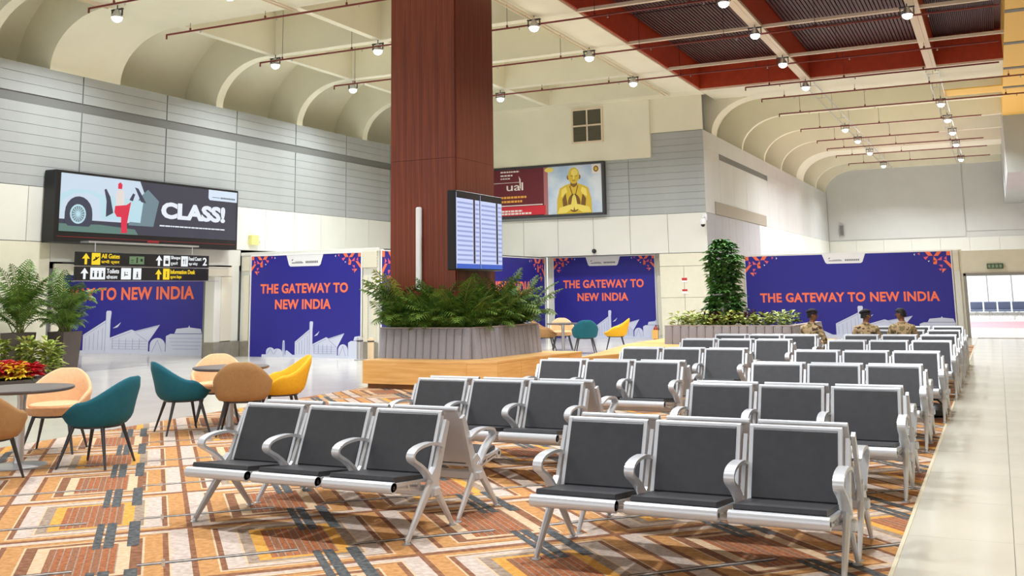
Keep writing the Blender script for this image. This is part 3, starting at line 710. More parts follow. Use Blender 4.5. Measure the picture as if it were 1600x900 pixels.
# ------------------------------------------------------------------ beam seating
def make_bench():
    t=thing('beam_bench','x','bench',(0,0,0),0,'three-seat metal benches')
    WB=.535
    pan=[(-.785,.372),(-.775,.392),(-.755,.400),(-.72,.392),(-.29,.352),(-.29,.335),(-.70,.366),(-.735,.345),(-.765,.342),(-.782,.355)]
    sb=MB().prism(pan,-WB/2,WB/2,'x',0,True)
    for s_ in (-1,1):
        x0=s_*(WB/2-.006)
        xa,xb=min(x0,x0-s_*.014),max(x0,x0-s_*.014)
        sb.prism([(-.74,.352),(-.30,.272),(-.30,.288),(-.72,.362)],xa,xb,'x'); sb.prism([(-.585,.378),(-.565,.378),(-.53,.31),(-.55,.31)],xa,xb,'x'); sb.prism([(-.44,.365),(-.42,.365),(-.40,.29),(-.42,.29)],xa,xb,'x'); sb.prism([(-.32,.35),(-.29,.35),(-.29,.27),(-.32,.27)],xa,xb,'x')
        sb.tube([(s_*(WB/2-.002),-.75,.366),(s_*(WB/2+.003),-.75,.366)],.014,8,1)
    sb.tube([(-WB/2,-.75,.366),(WB/2,-.75,.366)],.036,14)
    seat_me=sb.mesh('seat',[SILVER,BLACK])
    cush_me=MB().prism([(-.718,.394),(-.726,.406),(-.714,.426),(-.30,.380),(-.292,.372),(-.296,.355)],-.248,.248,'x').mesh('cushion',PAD)
    # back: shallow tray leaning backwards
    A=Vector((-.275,.362)); B=Vector((-.105,.768)); d=(B-A).normalized(); n=Vector((-d.y,d.x)) # n points to the front (-y)
    def Q(u,v): p=A+d*u+n*v; return (p.x,p.y)
    Lb=(B-A).length
    bb=MB().prism([Q(0,0),Q(0,.010),Q(Lb-.02,.010),Q(Lb-.02,0)],-WB/2+.02,WB/2-.02,'x')
    for s_ in (-1,1):
        x0=s_*(WB/2-.024); bb.prism([Q(-.02,-.016),Q(-.02,.028),Q(Lb-.01,.028),Q(Lb,.015),Q(Lb-.005,-.016)],min(x0,s_*WB/2),max(x0,s_*WB/2),'x')
    c=Q(Lb-.012,.004); bb.tube([(-WB/2,c[0],c[1]),(WB/2,c[0],c[1])],.019,10)
    back_me=bb.mesh('backrest',SILVER)
    pad_me=MB().prism([Q(.012,.011),Q(.004,.028),Q(.014,.036),Q(Lb-.036,.036),Q(Lb-.026,.028),Q(Lb-.03,.011)],-.242,.242,'x').mesh('pad',PAD)
    for k in (-1,0,1):
        x=k*.59; s_=link('seat',seat_me,t,None,(x,0,0)); link('cushion',cush_me,s_)
        b=link('backrest',back_me,t,None,(x,0,0)); link('pad',pad_me,b)
    path=[(-.195,.548),(-.26,.575),(-.34,.589),(-.43,.590),(-.51,.583),(-.565,.568),(-.592,.545),(-.590,.520),(-.56,.500),(-.50,.472),(-.44,.435),(-.385,.39),(-.345,.345)]
    for _ in range(2):
        q_=[path[0]]
        for a_,b_ in zip(path[:-1],path[1:]): q_+= [(a_[0]*.75+b_[0]*.25,a_[1]*.75+b_[1]*.25),(a_[0]*.25+b_[0]*.75,a_[1]*.25+b_[1]*.75)]
        path=q_+[path[-1]]
    am=MB(); W2=.030; th=.019; n_=len(path); vs=[]
    for i,(y,z) in enumerate(path):
        a=Vector(path[max(0,i-1)]);c=Vector(path[min(n_-1,i+1)]); tt=(c-a).normalized(); nn=Vector((-tt.y,tt.x))*th/2; w=W2*(.8 if i in(0,n_-1) else 1)
        for (sx,sn) in ((-1,-1),(1,-1),(1,1),(-1,1)): vs.append((sx*w,y+nn.x*sn,z+nn.y*sn))
    fs=[(i*4+k,i*4+(k+1)%4,i*4+4+(k+1)%4,i*4+4+k) for i in range(n_-1) for k in range(4)]+[(3,2,1,0),tuple((n_-1)*4+k for k in range(4))]
    am.add(vs,fs,0,True); arm_me=am.mesh('armrest',SILVER,50)
    for k in (-1.5,-.5,.5,1.5): link('armrest',arm_me,t,None,(k*.59,0,0))
    st=MB()
    for k in (-1.5,-.5,.5,1.5):
        x=k*.59; st.prism([(-.345,.27),(-.265,.27),(-.09,.70),(-.135,.72),(-.30,.40),(-.345,.36)],x-.012,x+.012,'x')
    st.rbox(-.93,.93,-.345,-.275,.245,.305,.008); st.obj('beam',SILVER,t)
    lg=MB()
    def limb(p0,p1,r0,r1): lg.tube([(0,)+p0,(0,)+tuple((Vector(p0)*.6+Vector(p1)*.4)),(0,)+p1],[r0,(r0*.6+r1*.4),r1],8,0,(.62,1.0))
    limb((-.31,.36),(-.635,.018),.042,.022); limb((-.29,.30),(-.045,.018),.036,.020)
    lg.prism([(-.36,.24),(-.25,.24),(-.25,.40),(-.30,.43),(-.36,.38)],-.02,.02,'x')
    leg_me=lg.mesh('leg',SILVER)
    foot_me=MB().lathe([(.028,0),(.028,.008),(.012,.012),(.010,.03)],12).mesh('foot',STEEL)
    for k in (-1,1):
        l=link('leg',leg_me,t,None,(k*.885,0,0))
        for y in (-.637,-.043): link('foot',foot_me,l,None,(0,y,0))
    return t
bench0=make_bench(); used=False
RR=[(-1.745,6.385),(-1.63,8.88),(-1.63,11.3),(-1.57,13.53),(-1.53,16.05),(-1.53,17.85),(-1.53,19.7),(-1.53,21.35)]
LL=[(-4.42,6.385),(-4.27,8.68),(-4.15,11.3),(-3.98,13.75),(-3.83,16.2),(-3.68,17.75)]
ordn=['first','second','third','fourth','fifth','sixth','seventh','eighth']
for rows_,nm in ((RR,'beside the pale tiled aisle'),(LL,'left of the aisle column')):
    for k,(x,y) in enumerate(rows_):
        for face,rz in (('facing the camera',0),('facing away',PI)):
            where='beside the aisle' if rows_ is RR else 'in the left column'
            lab='silver three-seat bench, %s from the front %s, %s'%(ordn[k],where,face)
            if not used: bench0.location=(x,y,0); bench0['label']=lab; used=True
            else: dup(bench0,(x,y,0),rz,lab)

# ------------------------------------------------------------------ tub chairs and tables
def tub_meshes():
    b=MB(); n=72; prof_n=13; vs=[]
    sm=lambda a,c,x:(lambda t:t*t*(3-2*t))(max(0,min(1,(x-a)/(c-a))))
    for k in range(n):
        ph=2*PI*k/n; a=abs(((ph+PI)%(2*PI))-PI)/PI  # 0 at back, 1 at front
        h=.835-.215*sm(.06,.50,a)-.145*sm(.50,.82,a)
        h=max(.475,h); f=(h-.475)/.355
        dx,dy=math.sin(ph),math.cos(ph)  # back toward +y
        rx,ry=.325,.31
        se=(abs(dx)**2.25+abs(dy)**2.25)**(-1/2.25)
        def P(r,z): vs.append((dx*se*rx*r,dy*se*ry*r*(1 if dy>0 else .97)+ (z-.45)*.16*max(0,dy)*f,z))
        P(.001,.375);P(.6,.378);P(.82,.39);P(.92,.43);P(.97,.475 if f>.05 else .455)
        P(1.0,.475+(h-.475)*.35 if f>.05 else .468);P(1.03+.02*f,.475+(h-.475)*.75);P(1.02,h-.012);P(.97,h);P(.91,h-.014)
        P(.88,.46+(h-.475)*.5);P(.83,.468);P(.5,.473);
    fs=[(k*prof_n+i,((k+1)%n)*prof_n+i,((k+1)%n)*prof_n+i+1,k*prof_n+i+1) for k in range(n) for i in range(prof_n-1)]
    fs.append(tuple(k*prof_n+prof_n-1 for k in range(n)))
    b.add(vs,fs,0,True)
    seat=MB().lathe([(.001,.462),(.24,.462),(.265,.475),(.262,.492),(.23,.502),(.001,.508)],32)
    lg=MB()
    leg=[MB().tube([(sx*.17,sy*.15,.385),(sx*.26,sy*.25,0)],[.021,.011],8).mesh('leg',DARKM) for sx in(-1,1) for sy in(-1,1)]
    base=MB().lathe([(.20,.362),(.22,.366),(.22,.382),(.20,.386)],24).mesh('underframe',DARKM)
    return b,seat,leg,base
TB,TS,TL,TBASE=tub_meshes()
shells={}
def tub(label,x,y,face,M,group):
    """face: direction the sitter looks at (target point)"""
    if M.name not in shells: shells[M.name]=(TB.mesh('shell',M,70),TS.mesh('seat_cushion',M,60))
    d=Vector((face[0]-x,face[1]-y)); rz=math.atan2(d.y,d.x)+PI/2
    t=thing('tub_chair',label,'chair',(x,y,0),rz,group)
    link('shell',shells[M.name][0],t); link('seat_cushion',shells[M.name][1],t); link('underframe',TBASE,t)
    for l in TL: link('leg',l,t)
    return t
def table(label,x,y,R,group='round cafe tables'):
    t=thing('round_table',label,'table',(x,y,0),0,group)
    MB().lathe([(R-.03,.705),(R-.005,.715),(R,.728),(R-.004,.738),(.001,.74)],40).obj('table_top',TABLE,t)
    MB().lathe([(.05,.03),(.045,.06),(.04,.6),(.05,.69),(.12,.705)],18).obj('pedestal',STEEL,t)
    MB().lathe([(.26,0),(.26,.012),(.2,.022),(.06,.035)],32).obj('base',STEEL,t)
    MB().box(-.2,.2,-.02,.02,.69,.706).box(-.02,.02,-.2,.2,.69,.706).obj('bracket',DARKM,t)
T1=(-8.62,6.93); table('round dark table at the left edge of the photo',T1[0],T1[1],.47)
tub('teal tub chair right of the table at the left edge',-7.93,7.24,(-8.9,6.95),TEAL,'chairs at the left table')
tub('pale peach tub chair behind the table at the left edge',-9.05,7.70,(-8.45,6.75),PEACH,'chairs at the left table')
tub('brown tan tub chair cut by the left edge of the photo',-8.13,6.17,(-8.55,6.93),TAN,'chairs at the left table')
T2=(-8.45,9.70); table('round dark table behind the left front bench',T2[0],T2[1],.45)
tub('teal tub chair left of the table behind the front bench',-8.82,9.30,(-8.44,9.95),TEAL,'chairs at the second table')
tub('tan tub chair seen from behind at the table behind the front bench',-8.05,9.45,(-8.40,9.95),TAN,'chairs at the second table')
tub('yellow tub chair right of the table behind the front bench',-8.10,10.20,(-8.6,9.65),YELLOW,'chairs at the second table')
tub('pale peach tub chair on the far side of the table behind the front bench',-9.05,10.15,(-8.45,9.5),PEACH,'chairs at the second table')
T3=(-10.15,24.1); table('round table far back in front of the two-line banner',T3[0],T3[1],.42)
tub('brown tan tub chair left at the far table near the two-line banner',-10.62,24.05,(-9.8,24.3),TAN,'chairs at the far table')
tub('pale beige tub chair behind the far table near the two-line banner',-10.55,25.0,(-10.1,24.1),PEACH,'chairs at the far table')
tub('teal tub chair seen from behind at the far table',-9.45,23.85,(-9.85,24.6),TEAL,'chairs at the far table')
tub('yellow tub chair right at the far table',-9.0,24.85,(-10.0,24.5),YELLOW,'chairs at the far table')

# ------------------------------------------------------------------ banners
MOT=[ # motif polygons measured from the top-left corner, unit = 1 (corner patch is about 1.1 wide)
 ('C',[(0,0),(.12,0),(.12,-.13),(0,-.13)]),('C',[(.25,0),(.38,0),(.50,-.14),(.37,-.14)]),('C',[(.6,0),(.75,0),(.66,-.13),(.52,-.13)]),
 ('P',[(.12,-.15),(.2,-.22),(.12,-.28)]),('P',[(.25,-.15),(.40,-.27),(.27,-.28)]),('C',[(.5,-.15),(.52,-.33),(.40,-.27)]),('C',[(.40,-.28),(.52,-.28),(.52,-.4),(.42,-.4)]),
 ('P',[(.64,-.14),(.8,-.17),(.74,-.26)]),('C',[(0,-.42),(.13,-.28),(.23,-.28),(.0,-.55)]),('P',[(.25,-.42),(.36,-.42),(.27,-.52)]),('C',[(.15,-.55),(.27,-.54),(.28,-.68)]),('P',[(.28,-.54),(.38,-.55),(.32,-.61)]),
 ('P',[(.9,-.02),(.97,-.05),(.91,-.11)]),('W',[(1.05,-.04),(1.09,-.08),(1.05,-.12)]),('W',[(.62,-.28),(.68,-.29),(.65,-.33)])]
def skyline(W_,H,sc,shift=0,sz=.7):
    E=[]; L=[]
    def P(*pts): E.append([(p[0]*sc,p[1]*sz) for p in pts])
    def dome(cx,w,h0,h): E.append([((cx-w/2)*sc,0)]+[((cx-w/2*math.cos(PI*k/10))*sc,(h0+h*math.sin(PI*k/10))*sz) for k in range(11)]+[((cx+w/2)*sc,0)])
    def ln(a,b,w=.012): L.append((a,b,w))
    x=shift
    dome(x-1.55,.55,.25,.2); dome(x-1.1,.62,.2,.2); P((x-.8,0),(x-.78,.55),(x-.76,.78),(x-.66,.78),(x-.64,.55),(x-.62,0)); P((x-.6,0),(x-.58,.3),(x-.5,.33),(x-.05,.06),(x-.05,0))
    P((x,0),(x,.72),(x+.9,1.30),(x+.9,1.6),(x+.93,1.66),(x+1.08,1.66),(x+1.11,1.6),(x+1.08,1.3),(x+1.08,0))
    P((x+1.08,0),(x+1.08,.62),(x+1.92,.94),(x+2.05,.88),(x+3.0,1.12),(x+2.58,.48),(x+2.58,0))
    dome(x+2.93,.58,.35,.28); P((x+3.24,0),(x+3.24,.7),(x+3.4,.78),(x+4.55,.78),(x+4.7,.7),(x+4.7,0)); P((x+3.55,.8),(x+3.62,.97),(x+4.05,1.02),(x+4.08,1.1),(x+4.11,1.02),(x+4.5,.97),(x+4.55,.8))
    P((x+1.18,.98),(x+1.38,1.12),(x+1.5,1.22),(x+1.43,1.1),(x+1.36,1.02)); P((x-2.1,0),(x-2.1,.12),(x+5.0,.12),(x+5.0,0))
    for q in range(5): ln((x+.1+q*.17,.15),(x+.1+q*.17,.6+q*.1)); ln((x+1.2+q*.26,.2),(x+1.2+q*.26,.6))
    ln((x+.05,.68),(x+.88,1.2)); ln((x+.9,.1),(x+.9,1.3)); ln((x+1.1,.55),(x+1.92,.86)); ln((x+2.05,.84),(x+2.95,1.08)); ln((x+2.1,.8),(x+2.55,.5))
    for q in range(4): ln((x+3.35+.05*q,.62-.13*q),(x+4.6-.05*q,.62-.13*q)); ln((x+1.15,.5-.1*q),(x+2.55,.5-.1*q),.007)
    ln((x+2.72,.1),(x+2.93,.55)); ln((x+3.1,.1),(x+2.93,.55)); ln((x-1.75,.15),(x-1.55,.4)); ln((x-1.35,.15),(x-1.55,.4)); ln((x-1.3,.15),(x-1.1,.38)); ln((x-.73,.05),(x-.71,.7)); ln((x-.66,.05),(x-.69,.7))
    return E,[((a[0]*sc,a[1]*sz),(b[0]*sc,b[1]*sz),w*.8) for a,b,w in L]
def clip_poly(poly,x0,x1):
    def c(pl,ins,cut):
        o=[]
        for i in range(len(pl)):
            p,q=pl[i-1],pl[i]
            if ins(q):
                if not ins(p): o.append(cut(p,q))
                o.append(q)
            elif ins(p): o.append(cut(p,q))
        return o
    cx=lambda X:(lambda p,q:(X,p[1]+(q[1]-p[1])*(X-p[0])/(q[0]-p[0])))
    poly=c(poly,lambda p:p[0]>=x0,cx(x0))
    return c(poly,lambda p:p[0]<=x1,cx(x1)) if len(poly)>2 else []
def banner(label,loc,rz,W_,H,lines,mot=.9,sc=1.0,shift=1.0,tab=True,tabw=.9,sz=.7):
    """local x runs along the banner, z up, printed face toward -y"""
    t=thing('banner',label,'banner',loc,rz,'blue hoarding banners')
    MB().rbox(0,W_,-.02,.0,0,H,.004).obj('panel',BLUE,t)
    fr=MB().rbox(-.03,0,-.03,.0,0,H+.03,.004).rbox(W_,W_+.03,-.03,.0,0,H+.03,.004).rbox(0,W_,-.03,.0,H,H+.03,.004); fr.obj('frame',PWHITE,t)
    for (side,nm) in ((0,'corner_motif'),(1,'corner_motif')):
        b=MB()
        for k,(c,pl) in enumerate(MOT):
            p=[((x*mot) if side==0 else (W_-x*mot),H+z*mot) for x,z in pl]
            b.prism(p,-.0235,-.0205-.0002*(k%5),'y',{'C':0,'P':1,'W':2}[c])
        stuff(b.obj(nm,[CORAL,PINK,PWHITE],t))
    if tab:
        c=W_/2; b=MB(); hw=tabw/2; b.prism([(c-hw,H),(c-hw*.86,H-.25),(c-hw*.78,H-.29),(c+hw*.78,H-.29),(c+hw*.86,H-.25),(c+hw,H)],-.026,-.0205,'y'); tb=b.obj('logo_tab',PWHITE,t)
        b=MB(); b.prism([(c-hw*.72,H-.13),(c-hw*.62,H-.09),(c-hw*.66,H-.15)],-.029,-.0265,'y'); b.box(c-hw*.7,c-hw*.08,-.029,-.0265,H-.21,H-.19); b.box(c-hw*.5,c-hw*.14,-.029,-.0265,H-.175,H-.165)
        for q in range(8): b.box(c+hw*.06+q*hw*.085,c+hw*.06+q*hw*.085+hw*.06,-.029,-.0265,H-.215,H-.16)
        b.obj('logo_print',PGREY,tb)
    for (body,x,z,w,h) in lines:
        put_text('lettering',body,x,z,w,h,CORAL,t,-.024,.032,spacing=1.06)
    E,L=skyline(W_,H,sc,shift,sz); b=MB()
    for k,pl in enumerate(E):
        pl=clip_poly(pl,.01,W_-.01)
        if len(pl)>2: b.prism(pl,-.0225-.0003*k,-.0205,'y',0)
    for (a,c,w) in L:
        if min(a[0],c[0])<.02 or max(a[0],c[0])>W_-.02: continue
        d=Vector((c[0]-a[0],c[1]-a[1])); n=Vector((-d.y,d.x)).normalized()*w/2
        b.prism([(a[0]-n.x,a[1]-n.y),(c[0]-n.x,c[1]-n.y),(c[0]+n.x,c[1]+n.y),(a[0]+n.x,a[1]+n.y)],-.0285,-.0262,'y',1)
    stuff(b.obj('skyline_print',[SKYL,SKYD],t))
    return t
banner('blue hoarding under the hanging signs, ending Y TO NEW INDIA',(-27.3,20.95,.0),0,8.47,2.6,[('THE GATEWAY TO NEW INDIA',.5,1.485,7.23,.36)],.9,.97,3.74,False,.9,.72)
banner('blue two-line hoarding left of the wooden column',(-17.60,FY0,0),0,3.43,2.57,[('THE GATEWAY TO',.32,1.60,2.73,.25),('NEW INDIA',.80,1.20,1.74,.25)],.72,.5,2.9,True,1.15,.54)
banner('blue long hoarding on the side of the shop behind the column',(BX1,FY0+.1,0),PI/2,9.9,2.6,[('THE GATEWAY TO NEW INDIA',1.2,1.45,7.6,.42)],1.1,1.1,3.5,True,1.3,.75)
banner('blue two-line hoarding between the column and the leafy tree',(-13.42,BY+.6,0),0,3.52,2.63,[('THE GATEWAY TO',.34,1.62,2.8,.27),('NEW INDIA',.84,1.20,1.76,.26)],.72,.5,2.9,True,1.2,.54)
banner('wide blue hoarding behind the three seated guards',(-7.39,DY,0),0,6.17,2.55,[('THE GATEWAY TO NEW INDIA',.43,1.07,5.35,.30)],.95,.75,3.64,True,1.3,.57)

# ------------------------------------------------------------------ advertising screen with the vintage car
def emis(name,c,e=.85): return mat(name,c,.4,emit=e)
ad=thing('advertising_screen','wide black-framed screen reading CLASS! on the left wall','screen',(WX+.02,14.69,2.73),PI/2)
AW,AH=5.66,1.53
MB().rbox(0,AW,-.34,-.0,0,AH,.015).obj('housing',BLACK,ad)
sc_=MB().box(.13,AW-.07,-.346,-.339,.24,AH-.06).obj('screen',emis('ad_slate',srgb(76,76,96),.5),ad)
Y0=-.350
def pr(b,poly,mi=0,k=0): b.prism(poly,Y0-.002-k*.0012,Y0+.0035-k*.0012,'y',mi)
b=MB()
pr(b,[(.13,.5),(2.0,.5),(2.5,.62),(2.55,1.0),(2.3,1.47),(.13,1.47)],0); pr(b,[(2.0,.45),(2.75,.45),(2.9,1.05),(2.55,1.3),(2.3,1.1)],4,1)
pr(b,[(.13,.62),(.2,.9),(.5,1.06),(.95,1.08),(1.15,.98),(1.2,.55),(2.35,.52),(2.42,1.02),(1.75,1.06),(1.2,1.08),(.9,1.16),(.4,1.14),(.13,1.02)],1,2)
pr(b,[(.13,.24),(2.3,.24),(2.2,.36),(1.2,.42),(.13,.4)],5,1)
pr(b,[(.62+.36*math.cos(PI*k/10),.64+.36*math.sin(PI*k/10)) for k in range(11)]+[(.26,.44),(.35,.36),(.9,.36),(.98,.44)],2,3)
pr(b,[(.60+.21*math.cos(2*PI*k/18),.62+.21*math.sin(2*PI*k/18)) for k in range(18)],1,4); pr(b,[(.60+.17*math.cos(2*PI*k/18),.62+.17*math.sin(2*PI*k/18)) for k in range(18)],4,5)
for k in range(8):
    a=PI*k/8; c_,s_=math.cos(a),math.sin(a); pr(b,[(.6+.16*c_-.008*s_,.62+.16*s_+.008*c_),(.6+.16*c_+.008*s_,.62+.16*s_-.008*c_),(.6-.16*c_+.008*s_,.62-.16*s_-.008*c_),(.6-.16*c_-.008*s_,.62-.16*s_+.008*c_)],1,6)
pr(b,[(1.35,.95),(1.28,1.2),(1.33,1.22),(1.45,1.05),(1.55,.7),(1.35,.6)],2,4)
pr(b,[(1.62,.85),(1.60,1.1),(1.68,1.24),(1.82,1.22),(1.86,1.05),(1.84,.85)],3,5); pr(b,[(1.66,1.25),(1.66,1.36),(1.72,1.40),(1.78,1.35),(1.77,1.25)],6,5)
pr(b,[(1.60,.86),(1.92,.90),(2.05,.98),(2.02,.84),(1.95,.45),(1.97,.28),(1.80,.26),(1.78,.62),(1.66,.62),(1.58,.72)],6,6)
pr(b,[(2.15,1.32),(2.25,1.3),(2.5,.98),(2.35,1.0)],2,5); pr(b,[(2.0,1.02),(2.1,1.18),(2.16,1.16),(2.1,1.0)],2,5)
b.obj('car_picture',[emis('ad_sky',srgb(206,222,238)),emis('ad_car',srgb(190,224,236)),emis('ad_tyre',srgb(74,78,104),.5),emis('ad_shirt',srgb(228,220,216)),emis('ad_door',srgb(132,160,172),.6),emis('ad_grass',srgb(110,150,140),.6),emis('ad_red',srgb(222,36,70))],sc_)
put_text('lettering','CLASS!',2.98,.66,2.18,.40,emis('ad_white',srgb(236,242,252)),sc_,Y0-.004,.05)
b=MB()
xx=2.95
rr=random.Random(2)
while xx<5.1:
    w=rr.uniform(.04,.16); b.box(xx,xx+w,Y0-.005,Y0,.475,.505); xx+=w+.02
stuff(b.obj('small_print',MATS['ad_white'],sc_))
b=MB(); b.prism([(4.55,AH-.06),(4.55,AH-.27),(4.6,AH-.32),(AW-.07,AH-.32),(AW-.07,AH-.06)],Y0-.002,Y0+.0035,'y'); tb=b.obj('logo_tab',emis('ad_tab',srgb(220,234,250)),sc_)
b=MB().box(4.68,4.95,Y0-.005,Y0-.0022,AH-.25,AH-.235)
for q in range(9): b.box(4.98+q*.06,5.025+q*.06,Y0-.005,Y0-.0022,AH-.265,AH-.225)
b.obj('logo_print',mat('ad_logo_grey',srgb(120,136,156),.5,emit=.4),tb)
MB().box(.1,AW-.1,-.346,-.339,.125,.135).box(2.6,2.95,-.348,-.339,.08,.13).obj('red_indicator_line',mat('red_line',srgb(190,20,40),.4,emit=.5),ad)
# ------------------------------------------------------------------ wayfinding sign
sg=thing('wayfinding_sign','black hanging direction sign below the CLASS! screen','sign',(-17.45,15.1,1.94),PI/2)
SW,SH=3.94,.60
MB().rbox(0,SW,-.08,.0,.31,SH,.006).obj('upper_panel',BLACK,sg); MB().rbox(0,SW,-.08,.0,0,.29,.006).obj('lower_panel',BLACK,sg)
MB().box(-.25,SW+.7,-.055,-.04,.293,.307).box(-.2,SW+.4,-.05,-.035,-.02,-.006).tube([(.5,-.04,SH),(.5,-.04,SH+.22)],.01,6).tube([(3.4,-.04,SH),(3.4,-.04,SH+.22)],.01,6).box(.3,3.6,-.06,.52,SH+.2,SH+.235).obj('hanger',STEEL,sg)
EY=emis('sign_yellow',srgb(252,214,20),.9); EW=emis('sign_white',srgb(238,242,244),.9); EG=emis('sign_green',srgb(128,168,116),.5)
def arrow(x,z,M):
    MB().prism([(x+.10,z+.235),(x,z+.12),(x+.05,z+.12),(x+.07,z+.14),(x+.07,z),(x+.13,z),(x+.13,z+.14),(x+.15,z+.12),(x+.2,z+.12)],-.086,-.0805,'y').obj('arrow',M,sg)
def icon(x,z,w,h,M,kind):
    MB().rbox(x,x+w,-.086,-.0805,z,z+h,.002).obj('pictogram',M,sg)
    b=MB(); c=x+w/2
    if kind=='plane': b.prism([(c-.09,z+.08),(c-.05,z+.08),(c+.07,z+.15),(c+.09,z+.18),(c+.04,z+.165),(c-.07,z+.11)],-.089,-.0863,'y'); b.prism([(c-.03,z+.17),(c+.0,z+.17),(c+.03,z+.12),(c-.0,z+.1)],-.089,-.0863,'y')
    elif kind=='people':
        for d in (-.12,0,.12): b.box(c+d-.02,c+d+.02,-.089,-.0863,z+.05,z+.14); b.box(c+d-.014,c+d+.014,-.089,-.0863,z+.15,z+.18)
    elif kind=='i': b.box(c-.014,c+.014,-.089,-.0863,z+.05,z+.14); b.box(c-.014,c+.014,-.089,-.0863,z+.155,z+.185)
    elif kind=='bag': b.box(c-.05,c+.05,-.089,-.0863,z+.05,z+.13); b.box(c-.03,c-.02,-.089,-.0863,z+.13,z+.17); b.box(c+.02,c+.03,-.089,-.0863,z+.13,z+.17); b.box(c-.03,c+.03,-.089,-.0863,z+.165,z+.175)
    elif kind=='food': b.box(c-.04,c-.025,-.089,-.0863,z+.05,z+.18); b.box(c+.025,c+.04,-.089,-.0863,z+.05,z+.18); b.box(c-.055,c-.01,-.089,-.0863,z+.13,z+.15)
    elif kind=='seat': b.box(c-.05,c-.03,-.089,-.0863,z+.07,z+.17); b.box(c-.03,c+.05,-.089,-.0863,z+.09,z+.11); b.box(c+.02,c+.04,-.089,-.0863,z+.14,z+.16)
    else: b.box(c-.02,c+.02,-.089,-.0863,z+.05,z+.13); b.box(c-.015,c+.015,-.089,-.0863,z+.14,z+.17); b.box(c-.05,c+.05,-.089,-.0863,z+.035,z+.045)
    b.obj('pictogram_print',BLACK,sg)
def lt(body,x,z,w,h,M,off=.01): put_text('lettering',body,x,z,w,h,M,sg,-.083,off)
arrow(.13,.335,EY); icon(.38,.33,.23,.25,EY,'plane'); lt('All Gates',.64,.47,.5,.10,EY,.012); lt('सभी द्वार',.64,.345,.5,.09,EY,.004)
MB().rbox(1.42,1.85,-.086,-.0805,.36,.53,.002).obj('exit_pictogram',EG,sg); MB().box(1.46,1.54,-.089,-.0863,.44,.455).box(1.46,1.54,-.089,-.0863,.40,.41).box(1.62,1.66,-.089,-.0863,.385,.51).box(1.74,1.80,-.089,-.0863,.42,.48).obj('exit_print',BLACK,sg)
arrow(2.2,.335,EW); icon(2.44,.33,.2,.24,EW,'bag'); lt('Shops',2.67,.47,.3,.10,EW,.012); lt('दुकानें',2.67,.345,.22,.09,EW,.004); icon(3.0,.33,.22,.24,EW,'food'); lt('Food Court',3.25,.47,.42,.09,EW,.012); lt('फूड कोर्ट',3.25,.35,.3,.08,EW,.004); lt('2',3.72,.36,.14,.19,EW,.02)
arrow(.11,.025,EW); icon(.36,.02,.40,.25,EW,'people'); lt('Toilets',.80,.15,.34,.10,EW,.012); lt('शौचालय',.80,.03,.3,.09,EW,.004); icon(1.2,.02,.28,.25,EW,'seat'); icon(1.54,.02,.24,.25,EW,'man')
arrow(2.2,.02,EY); icon(2.44,.02,.2,.25,EY,'i'); lt('Information Desk',2.67,.15,.8,.10,EY,.012); lt('सूचना डेस्क',2.67,.03,.36,.09,EY,.004)
# ------------------------------------------------------------------ poster with golden figure
ps=thing('framed_poster','wide framed poster with a golden praying figure and maroon text side','poster',(-17.3,BY,3.97),0)
PW,PH=6.05,1.73
MB().rbox(0,PW,-.18,0,0,.07,.006).rbox(0,PW,-.18,0,PH-.07,PH,.006).rbox(0,.07,-.18,0,.07,PH-.07,.006).rbox(PW-.09,PW,-.18,0,.07,PH-.07,.006).obj('frame',DARKM,ps)
PM=[mat('poster_maroon',srgb(104,26,40),.4),mat('poster_sky',srgb(168,192,220),.4,col2=srgb(218,226,234),nscale=1.4),mat('poster_gold',srgb(214,182,52),.4),mat('poster_brown',srgb(120,84,30),.4),mat('poster_red',srgb(206,40,56),.4),mat('poster_pale',srgb(236,228,222),.4),mat('poster_goldlight',srgb(238,216,104),.4),mat('poster_rose',srgb(172,110,112),.4)]
MB().box(.07,PW-.09,-.15,-.10,.07,PH-.07).obj('print_panel',PM[1],ps)
b=MB()
def pq(poly,mi,k=0): b.prism(poly,-.153-k*.0015,-.150-k*.0015,'y',mi)
X=lambda x:PW-4.92+x*1.0   # poster x measured from where it clears the column
pq([(.07,.07),(3.9,.07),(3.9,PH-.07),(.07,PH-.07)],0); pq([(3.9,.07),(4.05,.07),(4.05,PH-.07),(3.9,PH-.07)],7); 
pq([(.07,.10),(3.95,.10),(3.95,.40),(.07,.40)],4,1); pq([(.07,.42),(3.85,.42),(3.85,.45),(.07,.45)],5,1)
gx=4.98
def ell(cx,cz,rx,rz,n=22): return [(cx+rx*math.cos(2*PI*k/n),cz+rz*math.sin(2*PI*k/n)) for k in range(n)]
pq([(gx-.62,.07),(gx-.60,.55),(gx-.5,.92),(gx-.30,1.02),(gx-.13,1.06),(gx+.13,1.06),(gx+.32,1.0),(gx+.5,.9),(gx+.6,.55),(gx+.62,.07)],2,1)
pq([(gx-.37,.10),(gx-.42,.55),(gx-.30,.75),(gx-.22,.3)],3,2); pq([(gx+.37,.10),(gx+.42,.55),(gx+.30,.72),(gx+.22,.3)],3,2)
pq([(gx-.12,1.0),(gx-.12,1.16),(gx+.12,1.16),(gx+.12,1.0),(gx,.93)],3,2); pq(ell(gx,1.32,.20,.27),2,3); pq(ell(gx-.2,1.27,.045,.08,10),3,2); pq(ell(gx+.2,1.27,.045,.08,10),3,2)
